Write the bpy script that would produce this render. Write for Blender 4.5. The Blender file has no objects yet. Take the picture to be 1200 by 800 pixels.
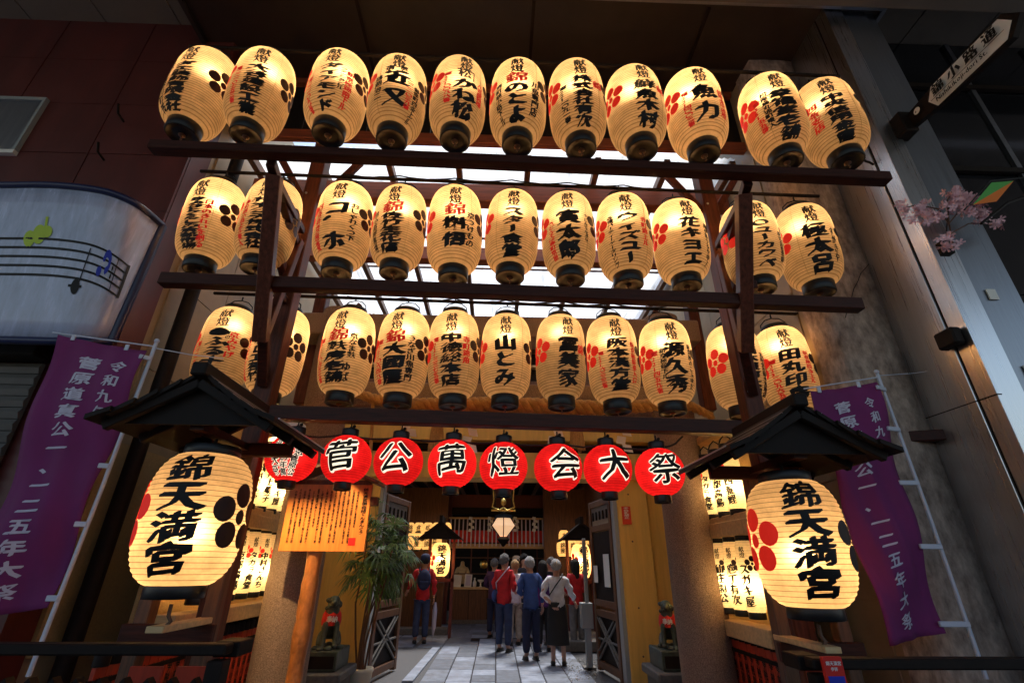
import bpy, bmesh, math, random
from mathutils import Vector, Matrix
from math import sin, cos, pi, radians, atan2, asin, sqrt
random.seed(7)
sc = bpy.context.scene
COL = sc.collection
# ------------------------------------------------------------------ camera, sky, sun, exposure
F = 555.0; TH = radians(25.3); PHI = radians(1.6); ROLL = 0.007; EYE = 1.55
cam_d = bpy.data.cameras.new('camera'); cam_d.sensor_width = 36; cam_d.lens = F*36/1200; cam_d.clip_end = 500; cam_d.clip_start = .05
cam = bpy.data.objects.new('camera', cam_d); COL.objects.link(cam); sc.camera = cam
CR = Matrix.Rotation(-PHI, 4, 'Z') @ Matrix.Rotation(pi/2+TH, 4, 'X') @ Matrix.Rotation(ROLL, 4, 'Z')
cam.matrix_world = Matrix.Translation((0, 0, EYE)) @ CR
W = bpy.data.worlds.new('World'); sc.world = W; W.use_nodes = True
nt = W.node_tree; bg = nt.nodes['Background']; sky = nt.nodes.new('ShaderNodeTexSky')
sky.sky_type = 'NISHITA'; sky.sun_disc = False; SUN_EL = radians(66); SUN_AZ = radians(20)
sky.sun_elevation = SUN_EL; sky.sun_rotation = SUN_AZ; sky.air_density = 1.4; sky.dust_density = 2.0
nt.links.new(sky.outputs[0], bg.inputs[0]); bg.inputs[1].default_value = 0.15
sun_d = bpy.data.lights.new('sun', 'SUN'); sun_d.energy = 3.0; sun_d.angle = radians(14); sun_d.color = (1, .96, .9)
sun = bpy.data.objects.new('sun', sun_d); COL.objects.link(sun)
sd = Vector((sin(SUN_AZ)*cos(SUN_EL), cos(SUN_AZ)*cos(SUN_EL), sin(SUN_EL)))
sun.rotation_euler = sd.to_track_quat('Z', 'Y').to_euler(); sun.location = (0, 0, 30)
sc.view_settings.view_transform = 'Standard'; sc.view_settings.look = 'None'; sc.view_settings.gamma = 1
sc.view_settings.use_curve_mapping = False; sc.view_settings.exposure = 0.55
sc.cycles.use_denoising = True; sc.cycles.max_bounces = 6; sc.cycles.diffuse_bounces = 3
sc.cycles.transmission_bounces = 4; sc.cycles.sample_clamp_indirect = 8; sc.cycles.caustics_reflective = False; sc.cycles.caustics_refractive = False
# ------------------------------------------------------------------ from a pixel of the photograph to a place
def ray(px, py): return (CR.to_3x3() @ Vector(((px-600)/F, (400-py)/F, -1))).normalized()
O = Vector((0, 0, EYE))
def P(px, py, D): d = ray(px, py); return O + d*(D/d.y)
def PX(px, py, X): d = ray(px, py); return O + d*(X/d.x)
def PZ(px, py, Z=0.): d = ray(px, py); return O + d*((Z-EYE)/d.z)
# ------------------------------------------------------------------ materials
def nodes(m): m.use_nodes = True; t = m.node_tree; return t, t.nodes, t.links
def mat(name, c, rough=.6, metal=0, var=.25, scale=6, bump=.15, stretch=None, c2=None, spec=.5, coat=0, detail=6):
    m = bpy.data.materials.new(name); t, N, L = nodes(m); b = N['Principled BSDF']
    b.inputs['Roughness'].default_value = rough; b.inputs['Metallic'].default_value = metal
    b.inputs['Specular IOR Level'].default_value = spec; b.inputs['Coat Weight'].default_value = coat
    tc = N.new('ShaderNodeTexCoord'); mp = N.new('ShaderNodeMapping'); L.new(tc.outputs['Object'], mp.inputs[0])
    mp.inputs['Scale'].default_value = stretch or (1, 1, 1)
    n = N.new('ShaderNodeTexNoise'); n.inputs['Scale'].default_value = scale; n.inputs['Detail'].default_value = detail; n.inputs['Roughness'].default_value = .65
    L.new(mp.outputs[0], n.inputs['Vector'])
    r = N.new('ShaderNodeValToRGB'); L.new(n.outputs[0], r.inputs[0])
    e0, e1 = r.color_ramp.elements; e0.position = .3; e1.position = .7
    d = c2 or tuple(x*(1-var) for x in c); u = c if c2 else tuple(min(1, x*(1+var)) for x in c)
    e0.color = (*d, 1); e1.color = (*u, 1); L.new(r.outputs[0], b.inputs['Base Color'])
    if bump:
        bp = N.new('ShaderNodeBump'); bp.inputs['Strength'].default_value = bump; bp.inputs['Distance'].default_value = .02
        L.new(n.outputs[0], bp.inputs['Height']); L.new(bp.outputs[0], b.inputs['Normal'])
    mr = N.new('ShaderNodeMapRange'); mr.inputs[3].default_value = max(0, rough-.12); mr.inputs[4].default_value = min(1, rough+.12)
    L.new(n.outputs[0], mr.inputs[0]); L.new(mr.outputs[0], b.inputs['Roughness'])
    return m
def paper(name, base, trans, ribs, h, em=.05, line=(.5, .2, .05), lw=.16, glow=(1, .55, .2), wt=.66, fw=.3):
    m = bpy.data.materials.new(name); t, N, L = nodes(m); N.remove(N['Principled BSDF']); out = N['Material Output']
    tc = N.new('ShaderNodeTexCoord'); sp = N.new('ShaderNodeSeparateXYZ'); L.new(tc.outputs['Object'], sp.inputs[0])
    def M(op, a, b=None):
        q = N.new('ShaderNodeMath'); q.operation = op
        for i, v in enumerate((a, b)):
            if v is None: continue
            if isinstance(v, (int, float)): q.inputs[i].default_value = v
            else: L.new(v, q.inputs[i])
        return q.outputs[0]
    ph = M('FRACT', M('MULTIPLY', M('ADD', sp.outputs[2], h), ribs/(2*h)))
    dd = M('ABSOLUTE', M('SUBTRACT', ph, .5))
    mask = N.new('ShaderNodeMapRange'); L.new(dd, mask.inputs[0]); mask.inputs[1].default_value = .5-lw; mask.inputs[2].default_value = .5
    n = N.new('ShaderNodeTexNoise'); n.inputs['Scale'].default_value = 9; n.inputs['Detail'].default_value = 5
    mp = N.new('ShaderNodeMapping'); mp.inputs['Scale'].default_value = (1, 1, 1.6); L.new(tc.outputs['Object'], mp.inputs[0]); L.new(mp.outputs[0], n.inputs['Vector'])
    nr = N.new('ShaderNodeMapRange'); L.new(n.outputs[0], nr.inputs[0]); nr.inputs[1].default_value = .3; nr.inputs[2].default_value = .7; nr.inputs[3].default_value = .76; nr.inputs[4].default_value = 1.05
    n2 = N.new('ShaderNodeTexNoise'); n2.inputs['Scale'].default_value = 60; n2.inputs['Detail'].default_value = 2; L.new(tc.outputs['Object'], n2.inputs['Vector'])
    oi = N.new('ShaderNodeObjectInfo'); tn = M('MULTIPLY', M('MULTIPLY', M('ADD', M('MULTIPLY', oi.outputs['Random'], .2), .86), nr.outputs[0]), M('ADD', M('MULTIPLY', n2.outputs[0], .3), .85))
    def mixc(c1, c2):
        a = N.new('ShaderNodeMix'); a.data_type = 'RGBA'; L.new(mask.outputs[0], a.inputs[0])
        a.inputs[6].default_value = (*c1, 1); a.inputs[7].default_value = (*c2, 1)
        v = N.new('ShaderNodeMix'); v.data_type = 'RGBA'; v.blend_type = 'MULTIPLY'; v.inputs[0].default_value = 1
        L.new(a.outputs[2], v.inputs[6]); L.new(tn, v.inputs[7]); return v.outputs[2]
    tr = N.new('ShaderNodeBsdfTranslucent'); L.new(mixc(trans, line), tr.inputs[0])
    df = N.new('ShaderNodeBsdfDiffuse'); L.new(mixc(base, tuple(x*.4 for x in base)), df.inputs[0])
    rf = N.new('ShaderNodeBsdfRefraction'); rf.inputs['IOR'].default_value = 1.4; rf.inputs['Roughness'].default_value = .85; L.new(mixc(trans, line), rf.inputs['Color'])
    mt = N.new('ShaderNodeMixShader'); mt.inputs[0].default_value = fw; L.new(tr.outputs[0], mt.inputs[1]); L.new(rf.outputs[0], mt.inputs[2])
    mx = N.new('ShaderNodeMixShader'); mx.inputs[0].default_value = wt; L.new(df.outputs[0], mx.inputs[1]); L.new(mt.outputs[0], mx.inputs[2])
    em_ = N.new('ShaderNodeEmission'); L.new(mixc(glow, tuple(a*b for a, b in zip(glow, (.6, .45, .3)))), em_.inputs[0]); em_.inputs[1].default_value = em
    ad = N.new('ShaderNodeAddShader'); L.new(mx.outputs[0], ad.inputs[0]); L.new(em_.outputs[0], ad.inputs[1]); L.new(ad.outputs[0], out.inputs[0])
    return m
def plain(name, c, rough=.7, metal=0, spec=.3, em=0):
    m = bpy.data.materials.new(name); t, N, L = nodes(m); b = N['Principled BSDF']
    b.inputs['Base Color'].default_value = (*c, 1); b.inputs['Roughness'].default_value = rough; b.inputs['Metallic'].default_value = metal; b.inputs['Specular IOR Level'].default_value = spec
    if em: b.inputs['Emission Color'].default_value = (*c, 1); b.inputs['Emission Strength'].default_value = em
    return m
M = dict(
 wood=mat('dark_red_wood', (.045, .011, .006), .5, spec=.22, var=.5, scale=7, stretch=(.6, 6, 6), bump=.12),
 woodv=mat('dark_red_wood_upright_lit', (.1, .026, .013), .5, spec=.25, var=.5, scale=7, stretch=(6, 6, .6), bump=.12),  # uprights raised in colour to imitate light from below; beams stay dark
 black=mat('blackened_wood', (.012, .007, .005), .65, spec=.2, var=.4, scale=8, bump=.15),
 brown=mat('brown_wood', (.12, .05, .022), .5, var=.45, scale=6, stretch=(6, 6, .5), bump=.15),
 redbeam=mat('reddish_beam_wood', (.22, .05, .018), .5, var=.4, scale=6, stretch=(.4, 6, 6), bump=.1),
 redpost=mat('vermilion_shrine_post', (.1, .014, .01), .5, var=.3, scale=6, stretch=(6, 6, .5), bump=.05),
 ochre=mat('ochre_painted_timber', (.74, .44, .1), .55, var=.12, scale=3, stretch=(5, 5, .5), bump=.06),
 pale=mat('pale_cypress', (.62, .42, .2), .55, var=.2, scale=5, stretch=(.5, 6, 6), bump=.08),
 board=mat('notice_board_wood', (.72, .25, .045), .45, var=.18, scale=4, stretch=(8, 8, .5), bump=.05),
 log=mat('carved_post', (.42, .15, .035), .4, var=.35, scale=16, stretch=(1, 1, .6), bump=.9),
 granite=mat('speckled_granite', (.36, .26, .2), .75, scale=110, c2=(.1, .065, .05), bump=.35, detail=2),
 concrete=mat('weathered_concrete', (.66, .5, .4), .85, scale=8, c2=(.17, .115, .09), bump=1.0, stretch=(1.6, 1.6, .8), detail=15),
 beige=mat('beige_wall_panel', (.34, .25, .15), .6, var=.15, scale=3, bump=.05),
 plaster=mat('rough_plaster', (.45, .30, .13), .85, var=.15, scale=60, bump=.4),
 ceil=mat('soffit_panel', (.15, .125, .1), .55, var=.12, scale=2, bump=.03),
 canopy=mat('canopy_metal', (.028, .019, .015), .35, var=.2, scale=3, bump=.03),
 tile=mat('dark_red_cladding', (.09, .015, .012), .45, var=.3, scale=1.6, bump=.1, stretch=(2.5, 2.5, .6), detail=10),
 steel=mat('brushed_steel', (.68, .67, .68), .3, metal=1, var=.08, scale=5, stretch=(14, 14, .25), bump=.02),
 steel2=mat('dull_aluminium', (.3, .31, .34), .35, metal=.9, var=.1, scale=5, stretch=(10, 10, .3), bump=.03),
 glass=mat('dark_shop_glass', (.01, .011, .014), .06, var=.2, scale=2, bump=0, spec=.6),
 stone=mat('blue_grey_paving', (.27, .29, .33), .62, var=.3, scale=12, bump=.35),
 asphalt=mat('asphalt', (.07, .07, .078), .8, var=.4, scale=120, bump=.5),
 street=mat('street_paving', (.24, .235, .24), .7, var=.2, scale=10, bump=.3),
 gravel=mat('gravel_grey', (.2, .2, .2), .9, var=.5, scale=60, bump=.6),
 ring=mat('black_lacquer', (.008, .008, .009), .38, var=.2, scale=8, bump=.02, spec=.35),
 ink=plain('black_ink', (.006, .005, .005), .55), redink=plain('glowing_red_ink', (.62, .012, .01), .6, em=.24),  # red ink emits a little, imitating lantern light shining through
 crestb=plain('dark_crest_ink', (.03, .009, .005), .6), crestr=plain('glowing_red_crest_ink', (.75, .02, .01), .6, em=.34), glowwhite=plain('white_paper_backlight_glow', (.9, .8, .62), .8, em=.75),  # red crest and white outline emit in place of light from behind
 white=plain('white_paint', (.8, .78, .74), .6), offwhite=plain('white_cloth_print', (.6, .55, .66), .8),
 purple=mat('purple_cloth', (.18, .018, .115), .85, var=.12, scale=3, bump=.1),
 pole=plain('white_plastic_pole', (.6, .62, .72), .35), wire=plain('black_wire', (.01, .01, .01), .5),
 rope=mat('straw_rope', (.5, .3, .1), .9, var=.35, scale=50, stretch=(1, 1, 4), bump=.8),
 bronze=mat('green_bronze', (.06, .075, .055), .5, var=.5, scale=14, bump=.4, metal=.3),
 pedestal=mat('grey_pedestal_stone', (.13, .12, .11), .7, var=.3, scale=20, bump=.3),
 redcloth=mat('red_cloth', (.62, .02, .012), .8, var=.12, scale=6, bump=.1),
 redwall=mat('vermilion_board', (.5, .045, .015), .55, var=.18, scale=4, stretch=(6, 6, .5), bump=.08),
 leaf=mat('palm_leaf', (.1, .2, .045), .45, var=.5, scale=5, bump=.05),
 pot=plain('cream_pot_glaze', (.72, .66, .52), .4), gold=mat('gold_leaf', (.85, .55, .15), .3, metal=.9, var=.3, scale=20, bump=.3),
 blue_frame=plain('dark_blue_frame', (.012, .017, .07), .35, spec=.5), signw=mat('pale_sign_acrylic', (.4, .44, .6), .25, var=.22, scale=3, bump=.02, stretch=(5, 5, .5), detail=9),
 lime=plain('lime_paint', (.45, .6, .05), .5), blue=plain('blue_paint', (.02, .04, .45), .5), grey=plain('grey_paint', (.3, .32, .33), .5),
 pink=mat('pink_petal', (.85, .52, .58), .7, var=.2, scale=9, bump=0), orange=plain('orange_film', (.8, .2, .03), .5), green=plain('green_film', (.1, .4, .08), .5),
 shutter=mat('shutter_slat', (.1, .09, .08), .5, var=.2, scale=4, bump=.05),
 paperwhite=plain('white_paper', (.78, .76, .7), .8), redpaper=plain('red_sticker', (.65, .05, .02), .6),
)
HS = .44
M['paper'] = paper('lantern_paper', (.62, .43, .21), (1, .68, .37), 36, HS, em=.04, line=(.45, .2, .06), lw=.2)
M['paperbig'] = paper('large_lantern_paper', (.62, .43, .21), (1, .68, .36), 25, .388, em=.04, lw=.1, line=(.12, .03, .005))
M['paperlong'] = paper('side_lantern_paper', (.62, .46, .25), (1, .78, .42), 26, .31, em=.12, lw=.08, line=(.75, .5, .25))
M['paperred'] = paper('red_lantern_paper', (.7, .012, .02), (1, .03, .03), 22, .235, em=.07, line=(.75, .01, .01), glow=(1, .015, .02))
def skymat():
    m = bpy.data.materials.new('translucent_corrugated_sheet'); t, N, L = nodes(m); N.remove(N['Principled BSDF'])
    tr = N.new('ShaderNodeBsdfTranslucent'); nz = N.new('ShaderNodeTexNoise'); nz.inputs['Scale'].default_value = 2.2; nz.inputs['Detail'].default_value = 8
    tc = N.new('ShaderNodeTexCoord'); mp = N.new('ShaderNodeMapping'); mp.inputs['Scale'].default_value = (3, .5, 1); L.new(tc.outputs['Object'], mp.inputs[0]); L.new(mp.outputs[0], nz.inputs['Vector'])
    rp_ = N.new('ShaderNodeValToRGB'); L.new(nz.outputs[0], rp_.inputs[0]); rp_.color_ramp.elements[0].position = .3; rp_.color_ramp.elements[0].color = (.5, .52, .53, 1); rp_.color_ramp.elements[1].position = .5; rp_.color_ramp.elements[1].color = (.92, .96, 1, 1); L.new(rp_.outputs[0], tr.inputs[0])
    df = N.new('ShaderNodeBsdfDiffuse'); df.inputs[0].default_value = (.8, .82, .85, 1)
    mx = N.new('ShaderNodeMixShader'); mx.inputs[0].default_value = .85; L.new(df.outputs[0], mx.inputs[1]); L.new(tr.outputs[0], mx.inputs[2])
    L.new(mx.outputs[0], N['Material Output'].inputs[0]); return m
M['sheet'] = skymat()
# ------------------------------------------------------------------ objects
def tag(o, label=None, cat=None, group=None, kind=None):
    for k, v in (('label', label), ('category', cat), ('group', group), ('kind', kind)):
        if v: o[k] = v
    return o
def empty(name, loc, label=None, cat=None, group=None, rz=0):
    o = bpy.data.objects.new(name, None); COL.objects.link(o); o.location = loc; o.rotation_euler = (0, 0, rz); o.empty_display_size = .1
    return tag(o, label, cat, group)
def link(name, me, parent=None, loc=None, rz=0):
    o = bpy.data.objects.new(name, me); COL.objects.link(o)
    if parent is not None: o.parent = parent
    if loc is not None: o.location = loc
    if rz: o.rotation_euler = (0, 0, rz)
    return o
class B:
    """collects shapes in world coordinates"""
    def __init__(s): s.v = []; s.f = []; s.sm = []
    def add(s, vs, fs, smooth=False):
        k = len(s.v); s.v += [Vector(v) for v in vs]; s.f += [tuple(i+k for i in f) for f in fs]; s.sm += [smooth]*len(fs); return s
    def box(s, a, b, bev=0):
        x0, y0, z0 = (min(a[i], b[i]) for i in range(3)); x1, y1, z1 = (max(a[i], b[i]) for i in range(3))
        if not bev:
            return s.add([(x0,y0,z0),(x1,y0,z0),(x1,y1,z0),(x0,y1,z0),(x0,y0,z1),(x1,y0,z1),(x1,y1,z1),(x0,y1,z1)], [(0,3,2,1),(4,5,6,7),(0,1,5,4),(1,2,6,5),(2,3,7,6),(3,0,4,7)])
        bm = bmesh.new(); bmesh.ops.create_cube(bm, size=1)
        for v in bm.verts: v.co = Vector(((x0+x1)/2+v.co.x*(x1-x0), (y0+y1)/2+v.co.y*(y1-y0), (z0+z1)/2+v.co.z*(z1-z0)))
        bmesh.ops.bevel(bm, geom=bm.edges[:], offset=bev, segments=1, affect='EDGES'); return s.bm(bm)
    def bm(s, bm, smooth=False):
        bm.verts.index_update(); s.add([v.co.copy() for v in bm.verts], [tuple(v.index for v in f.verts) for f in bm.faces], smooth); bm.free(); return s
    def beam(s, a, b, w, h, up=(0, 0, 1), bev=.006):
        a = Vector(a); b = Vector(b); d = b-a; l = d.length; d.normalize(); u = Vector(up)
        if abs(d.dot(u)) > .95: u = Vector((0, 1, 0))
        r = d.cross(u).normalized(); u = r.cross(d)
        bm = bmesh.new(); bmesh.ops.create_cube(bm, size=1)
        for v in bm.verts: v.co = Vector((v.co.x*w, v.co.y*l, v.co.z*h))
        if bev: bmesh.ops.bevel(bm, geom=bm.edges[:], offset=min(bev, w*.2, h*.2), segments=1, affect='EDGES')
        c = (a+b)/2
        for v in bm.verts: v.co = c + r*v.co.x + d*v.co.y + u*v.co.z
        return s.bm(bm)
    def tube(s, pts, r, seg=8, cap=True):
        pts = [Vector(p) for p in pts]; n = len(pts); rs = r if isinstance(r, (list, tuple)) else [r]*n
        vs = []; pu = None
        for i, p in enumerate(pts):
            d = (pts[min(i+1, n-1)]-pts[max(i-1, 0)]).normalized()
            if pu is None: pu = d.orthogonal().normalized()
            pu = (pu-d*pu.dot(d)).normalized(); q = d.cross(pu)
            for k in range(seg): a = 2*pi*k/seg; vs.append(p+(pu*cos(a)+q*sin(a))*rs[i])
        fs = [(i*seg+k, i*seg+(k+1) % seg, (i+1)*seg+(k+1) % seg, (i+1)*seg+k) for i in range(n-1) for k in range(seg)]
        s.add(vs, fs, True)
        if cap: s.add([vs[k] for k in range(seg)], [tuple(range(seg))[::-1]]); s.add(vs[-seg:], [tuple(range(seg))])
        return s
    def lathe(s, prof, seg=24, c=(0, 0, 0), cap=False, smooth=True):
        c = Vector(c); vs = [c+Vector((r*sin(2*pi*k/seg), -r*cos(2*pi*k/seg), z)) for r, z in prof for k in range(seg)]; n = len(prof)
        fs = [(i*seg+k, i*seg+(k+1) % seg, (i+1)*seg+(k+1) % seg, (i+1)*seg+k) for i in range(n-1) for k in range(seg)]
        s.add(vs, fs, smooth)
        if cap: s.add(vs[:seg], [tuple(range(seg))[::-1]]); s.add(vs[-seg:], [tuple(range(seg))])
        return s
    def prism(s, poly, n):
        """closed outline poly pushed along vector n"""
        n = Vector(n); k = len(poly); poly = [Vector(p) for p in poly]
        return s.add(poly+[p+n for p in poly], [tuple(range(k)), tuple(range(2*k-1, k-1, -1))]+[(i, i+k, (i+1) % k+k, (i+1) % k) for i in range(k)])
    def ball(s, c, r, seg=10, rings=7):
        r = Vector(r if hasattr(r, '__len__') else (r, r, r)); c = Vector(c)
        return s.add([c+Vector((r.x*sin(pi*j/rings)*cos(2*pi*k/seg), r.y*sin(pi*j/rings)*sin(2*pi*k/seg), r.z*cos(pi*j/rings))) for j in range(rings+1) for k in range(seg)],
          [(j*seg+k, (j+1)*seg+k, (j+1)*seg+(k+1) % seg, j*seg+(k+1) % seg) for j in range(rings) for k in range(seg)], True)
    def mesh(s, name, m, origin=(0, 0, 0)):
        o = Vector(origin); me = bpy.data.meshes.new(name); me.from_pydata([v-o for v in s.v], [], s.f); me.materials.append(M[m] if isinstance(m, str) else m)
        me.polygons.foreach_set('use_smooth', s.sm)
        bm = bmesh.new(); bm.from_mesh(me); bmesh.ops.recalc_face_normals(bm, faces=bm.faces); bm.to_mesh(me); bm.free(); me.update(); return me
    def put(s, name, m, parent=None, label=None, cat=None, group=None, kind=None, origin=None):
        """world-coordinate shapes -> one object; under a parent the parent's location is taken off"""
        if origin is None: origin = parent_loc(parent) if parent is not None else Vector(min((v.z, i) for i, v in enumerate(s.v)) and s.base())
        o = bpy.data.objects.new(name, s.mesh(name, m, origin)); COL.objects.link(o)
        if parent is not None: o.parent = parent
        else: o.location = origin
        return tag(o, label, cat, group, kind)
    def base(s):
        n = len(s.v); return Vector((sum(v.x for v in s.v)/n, sum(v.y for v in s.v)/n, min(v.z for v in s.v)))
def parent_loc(p):
    l = Vector(p.location)
    while p.parent: p = p.parent; l += Vector(p.location)
    return l
# ------------------------------------------------------------------ lettering
GC = {}
def glyph(ch):
    if ch in GC: return GC[ch]
    cu = bpy.data.curves.new('g', 'FONT'); cu.body = ch; cu.size = 1; cu.resolution_u = 2
    o = bpy.data.objects.new('g', cu); COL.objects.link(o); bpy.context.view_layer.update()
    me = bpy.data.meshes.new_from_object(o.evaluated_get(bpy.context.evaluated_depsgraph_get()))
    vs = [(v.co.x-.5, v.co.y-.38) for v in me.vertices]; fs = [tuple(p.vertices) for p in me.polygons]
    adv = (max((v[0] for v in vs), default=0)+.5+.06)
    bpy.data.objects.remove(o); bpy.data.curves.remove(cu); bpy.data.meshes.remove(me)
    GC[ch] = (vs, fs, adv); return GC[ch]
class Ink:
    """flat lettering in (x, z); columns run downwards"""
    def __init__(s): s.v = []; s.f = []; s.w = []
    def char(s, ch, x, z, w, h, brush=True, nib=.03):
        vs, fs, _ = glyph(ch); k = len(s.v); ph = random.random()*6
        vertical = ch in 'ー'
        for a, b in vs:
            if vertical: a, b = -b, -a*.9
            if brush:
                b = b+.1*a; a = a*1.04+.03*sin(5*b+ph); b = b+.025*sin(6*a+ph)
            s.v.append((x+a*w, z+b*h))
        s.f += [tuple(i+k for i in f) for f in fs]; s.w += [nib*w*max(.5, min(1., 62/len(vs)))]*len(vs)
    def col(s, text, x, z0, z1, w, brush=True, nib=.03, fill=1.05):
        n = len(text); dz = (z0-z1)/n
        for i, ch in enumerate(text):
            if ch != ' ': s.char(ch, x, z0-dz*(i+.5), w, dz*fill, brush, nib)
    def row(s, text, x0, z, h, nib=.03):
        x = x0
        for ch in text:
            if ch != ' ': s.char(ch, x+.5*h, z, h, h, False, nib); x += glyph(ch)[2]*h
            else: x += .3*h
    def disc(s, x, z, rx, rz, seg=16):
        k = len(s.v); s.v += [(x, z)]+[(x+rx*cos(2*pi*i/seg), z+rz*sin(2*pi*i/seg)) for i in range(seg)]
        s.f += [(k, k+1+i, k+1+(i+1) % seg) for i in range(seg)]; s.w += [0]*(seg+1)
    def quad(s, x0, z0, x1, z1):
        k = len(s.v); s.v += [(x0, z0), (x1, z0), (x1, z1), (x0, z1)]; s.f.append((k, k+1, k+2, k+3)); s.w += [0]*4
    def build(s, name, m, parent, fn, dx=.05, dz=.09, nib=4, ring=0, lift=.0025, label=None):
        """fn(x, z, lift) -> point; nib copies along a slanting pen edge, or a ring of copies for an outline"""
        if not s.f: return None
        bm = bmesh.new(); lay = bm.verts.layers.float.new('w')
        bv = []
        for (a, b), w in zip(s.v, s.w): q = bm.verts.new((a, 0, b)); q[lay] = w; bv.append(q)
        for f in s.f:
            try: bm.faces.new([bv[i] for i in f])
            except ValueError: pass
        for ax, st in ((0, dx), (2, dz)):
            if not st: continue
            lo = min(v.co[ax] for v in bm.verts); hi = max(v.co[ax] for v in bm.verts); q = math.floor(lo/st)*st+st
            while q < hi:
                no = Vector((0, 0, 0)); no[ax] = 1; co = Vector((0, 0, 0)); co[ax] = q
                bmesh.ops.bisect_plane(bm, geom=bm.verts[:]+bm.edges[:]+bm.faces[:], plane_co=co, plane_no=no, dist=1e-6); q += st
        bm.verts.index_update(); base = [(v.co.x, v.co.z, v[lay]) for v in bm.verts]; fs = [tuple(v.index for v in f.verts) for f in bm.faces]; bm.free()
        offs = [(cos(2*pi*i/ring), sin(2*pi*i/ring)) for i in range(ring)] if ring else [((2*i/(nib-1)-1), .55*(2*i/(nib-1)-1)) for i in range(nib)] if nib > 1 else [(0, 0)]
        V = []; FF = []
        for j, (ox, oz) in enumerate(offs):
            k = len(V); V += [fn(a+ox*w, b+oz*w, lift+.00035*j) for a, b, w in base]; FF += [tuple(i+k for i in f) for f in fs]
            if len(set(w for _, _, w in base)) == 1 and base[0][2] == 0: break
        me = bpy.data.meshes.new(name); me.from_pydata(V, [], FF); me.materials.append(M[m] if isinstance(m, str) else m)
        o = link(name, me, parent)
        if label: o['label'] = label
        return o
# ------------------------------------------------------------------ lanterns
def prof_r(z, R, H, n=3.5): return R*max(0, 1-(abs(z)/H)**n)**(1/n)
def shade_mesh(name, R, h, rn, ribs, m, seg=40, n=3.5, scal=.006):
    H = h/max(1e-6, (1-(rn/R)**n))**(1/n)
    b = B(); pr = []
    for i in range(ribs*2+1):
        z = -h+2*h*i/(ribs*2); r = prof_r(z, R, H, n); pr.append((r-(scal if i % 2 == 0 else 0), z))
    b.lathe(pr, seg); me = b.mesh(name, m); return me, H
def seam_mesh(R, H, h, n=3.5):
    b = B(); b.tube([((prof_r(-h+2*h*i/24, R, H, n)+.0005)*sin(.62), -(prof_r(-h+2*h*i/24, R, H, n)+.0005)*cos(.62), -h+2*h*i/24) for i in range(25)], .0016, 4, cap=False); return b.mesh('paper_seam', 'rope')
def lantern_surface(R, H, n, a0=0.):
    def fn(x, z, lift): r = prof_r(z, R, H, n)+lift+.001; a = x/R+a0; return (r*sin(a), -r*cos(a), z)
    return fn
def ring_mesh(r, z0, z1, taper=1., seg=28):
    b = B(); b.lathe([(.001, z0+.004), (r*.5, z0+.012), (r*.86, z0+.012), (r*.88, z0), (r*taper*.97, z0), (r*taper, z0+.006), (r, z1-.006), (r*.97, z1), (r*.3, z1)], seg); return b
def crest_ink(s=1.):
    k = Ink(); k.disc(0, 0, .026*s, .03*s)
    for i in range(5):
        a = pi/2+2*pi*i/5; k.disc(.088*s*cos(a), .088*s*sin(a), .047*s, .051*s)
    return k
def bulb(parent, z, watt, color=(1, .66, .33), rad=.03):
    l = bpy.data.lights.new('bulb', 'POINT'); l.energy = watt; l.color = color; l.shadow_soft_size = rad
    o = bpy.data.objects.new('bulb', l); COL.objects.link(o); o.parent = parent; o.location = (0, 0, z); return o
SR, SN = .257, 3.5
small_me, SH = shade_mesh('paper_shade', SR, HS, .135, 36, 'paper')
sm_me = seam_mesh(SR, SH, HS)
top_me = ring_mesh(.135, HS-.01, HS+.045).mesh('top_ring', 'ring'); bot_me = ring_mesh(.135, -HS-.1, -HS+.012).mesh('bottom_ring', 'ring')
hb = B(); hb.tube([(-.125, 0, HS+.04), (-.12, 0, HS+.09), (-.07, 0, HS+.14), (0, 0, HS+.155), (.07, 0, HS+.14), (.12, 0, HS+.09), (.125, 0, HS+.04)], .006, 6)
hb.tube([(0, 0, HS+.155), (0, 0, HS+.2)], .008, 6); handle_me = hb.mesh('wire_handle', 'wire')
hk = B(); hk.tube([(0, 0, -HS-.1), (0, 0, -HS-.125), (.012, 0, -HS-.14), (0, 0, -HS-.152)], .006, 6); hk.ball((0, 0, -HS-.098), (.03, .03, .012)); hook_me = hk.mesh('bottom_hook', 'brown')
C1 = crest_ink(1.08)
cb = C1.build('plum_crest', 'crestb', None, lantern_surface(SR, SH, SN, radians(74)), nib=1); cb_me = cb.data; bpy.data.objects.remove(cb)
cr = C1.build('plum_crest', 'crestr', None, lantern_surface(SR, SH, SN, radians(-74)), nib=1); cr_me = cr.data; bpy.data.objects.remove(cr)
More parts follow.
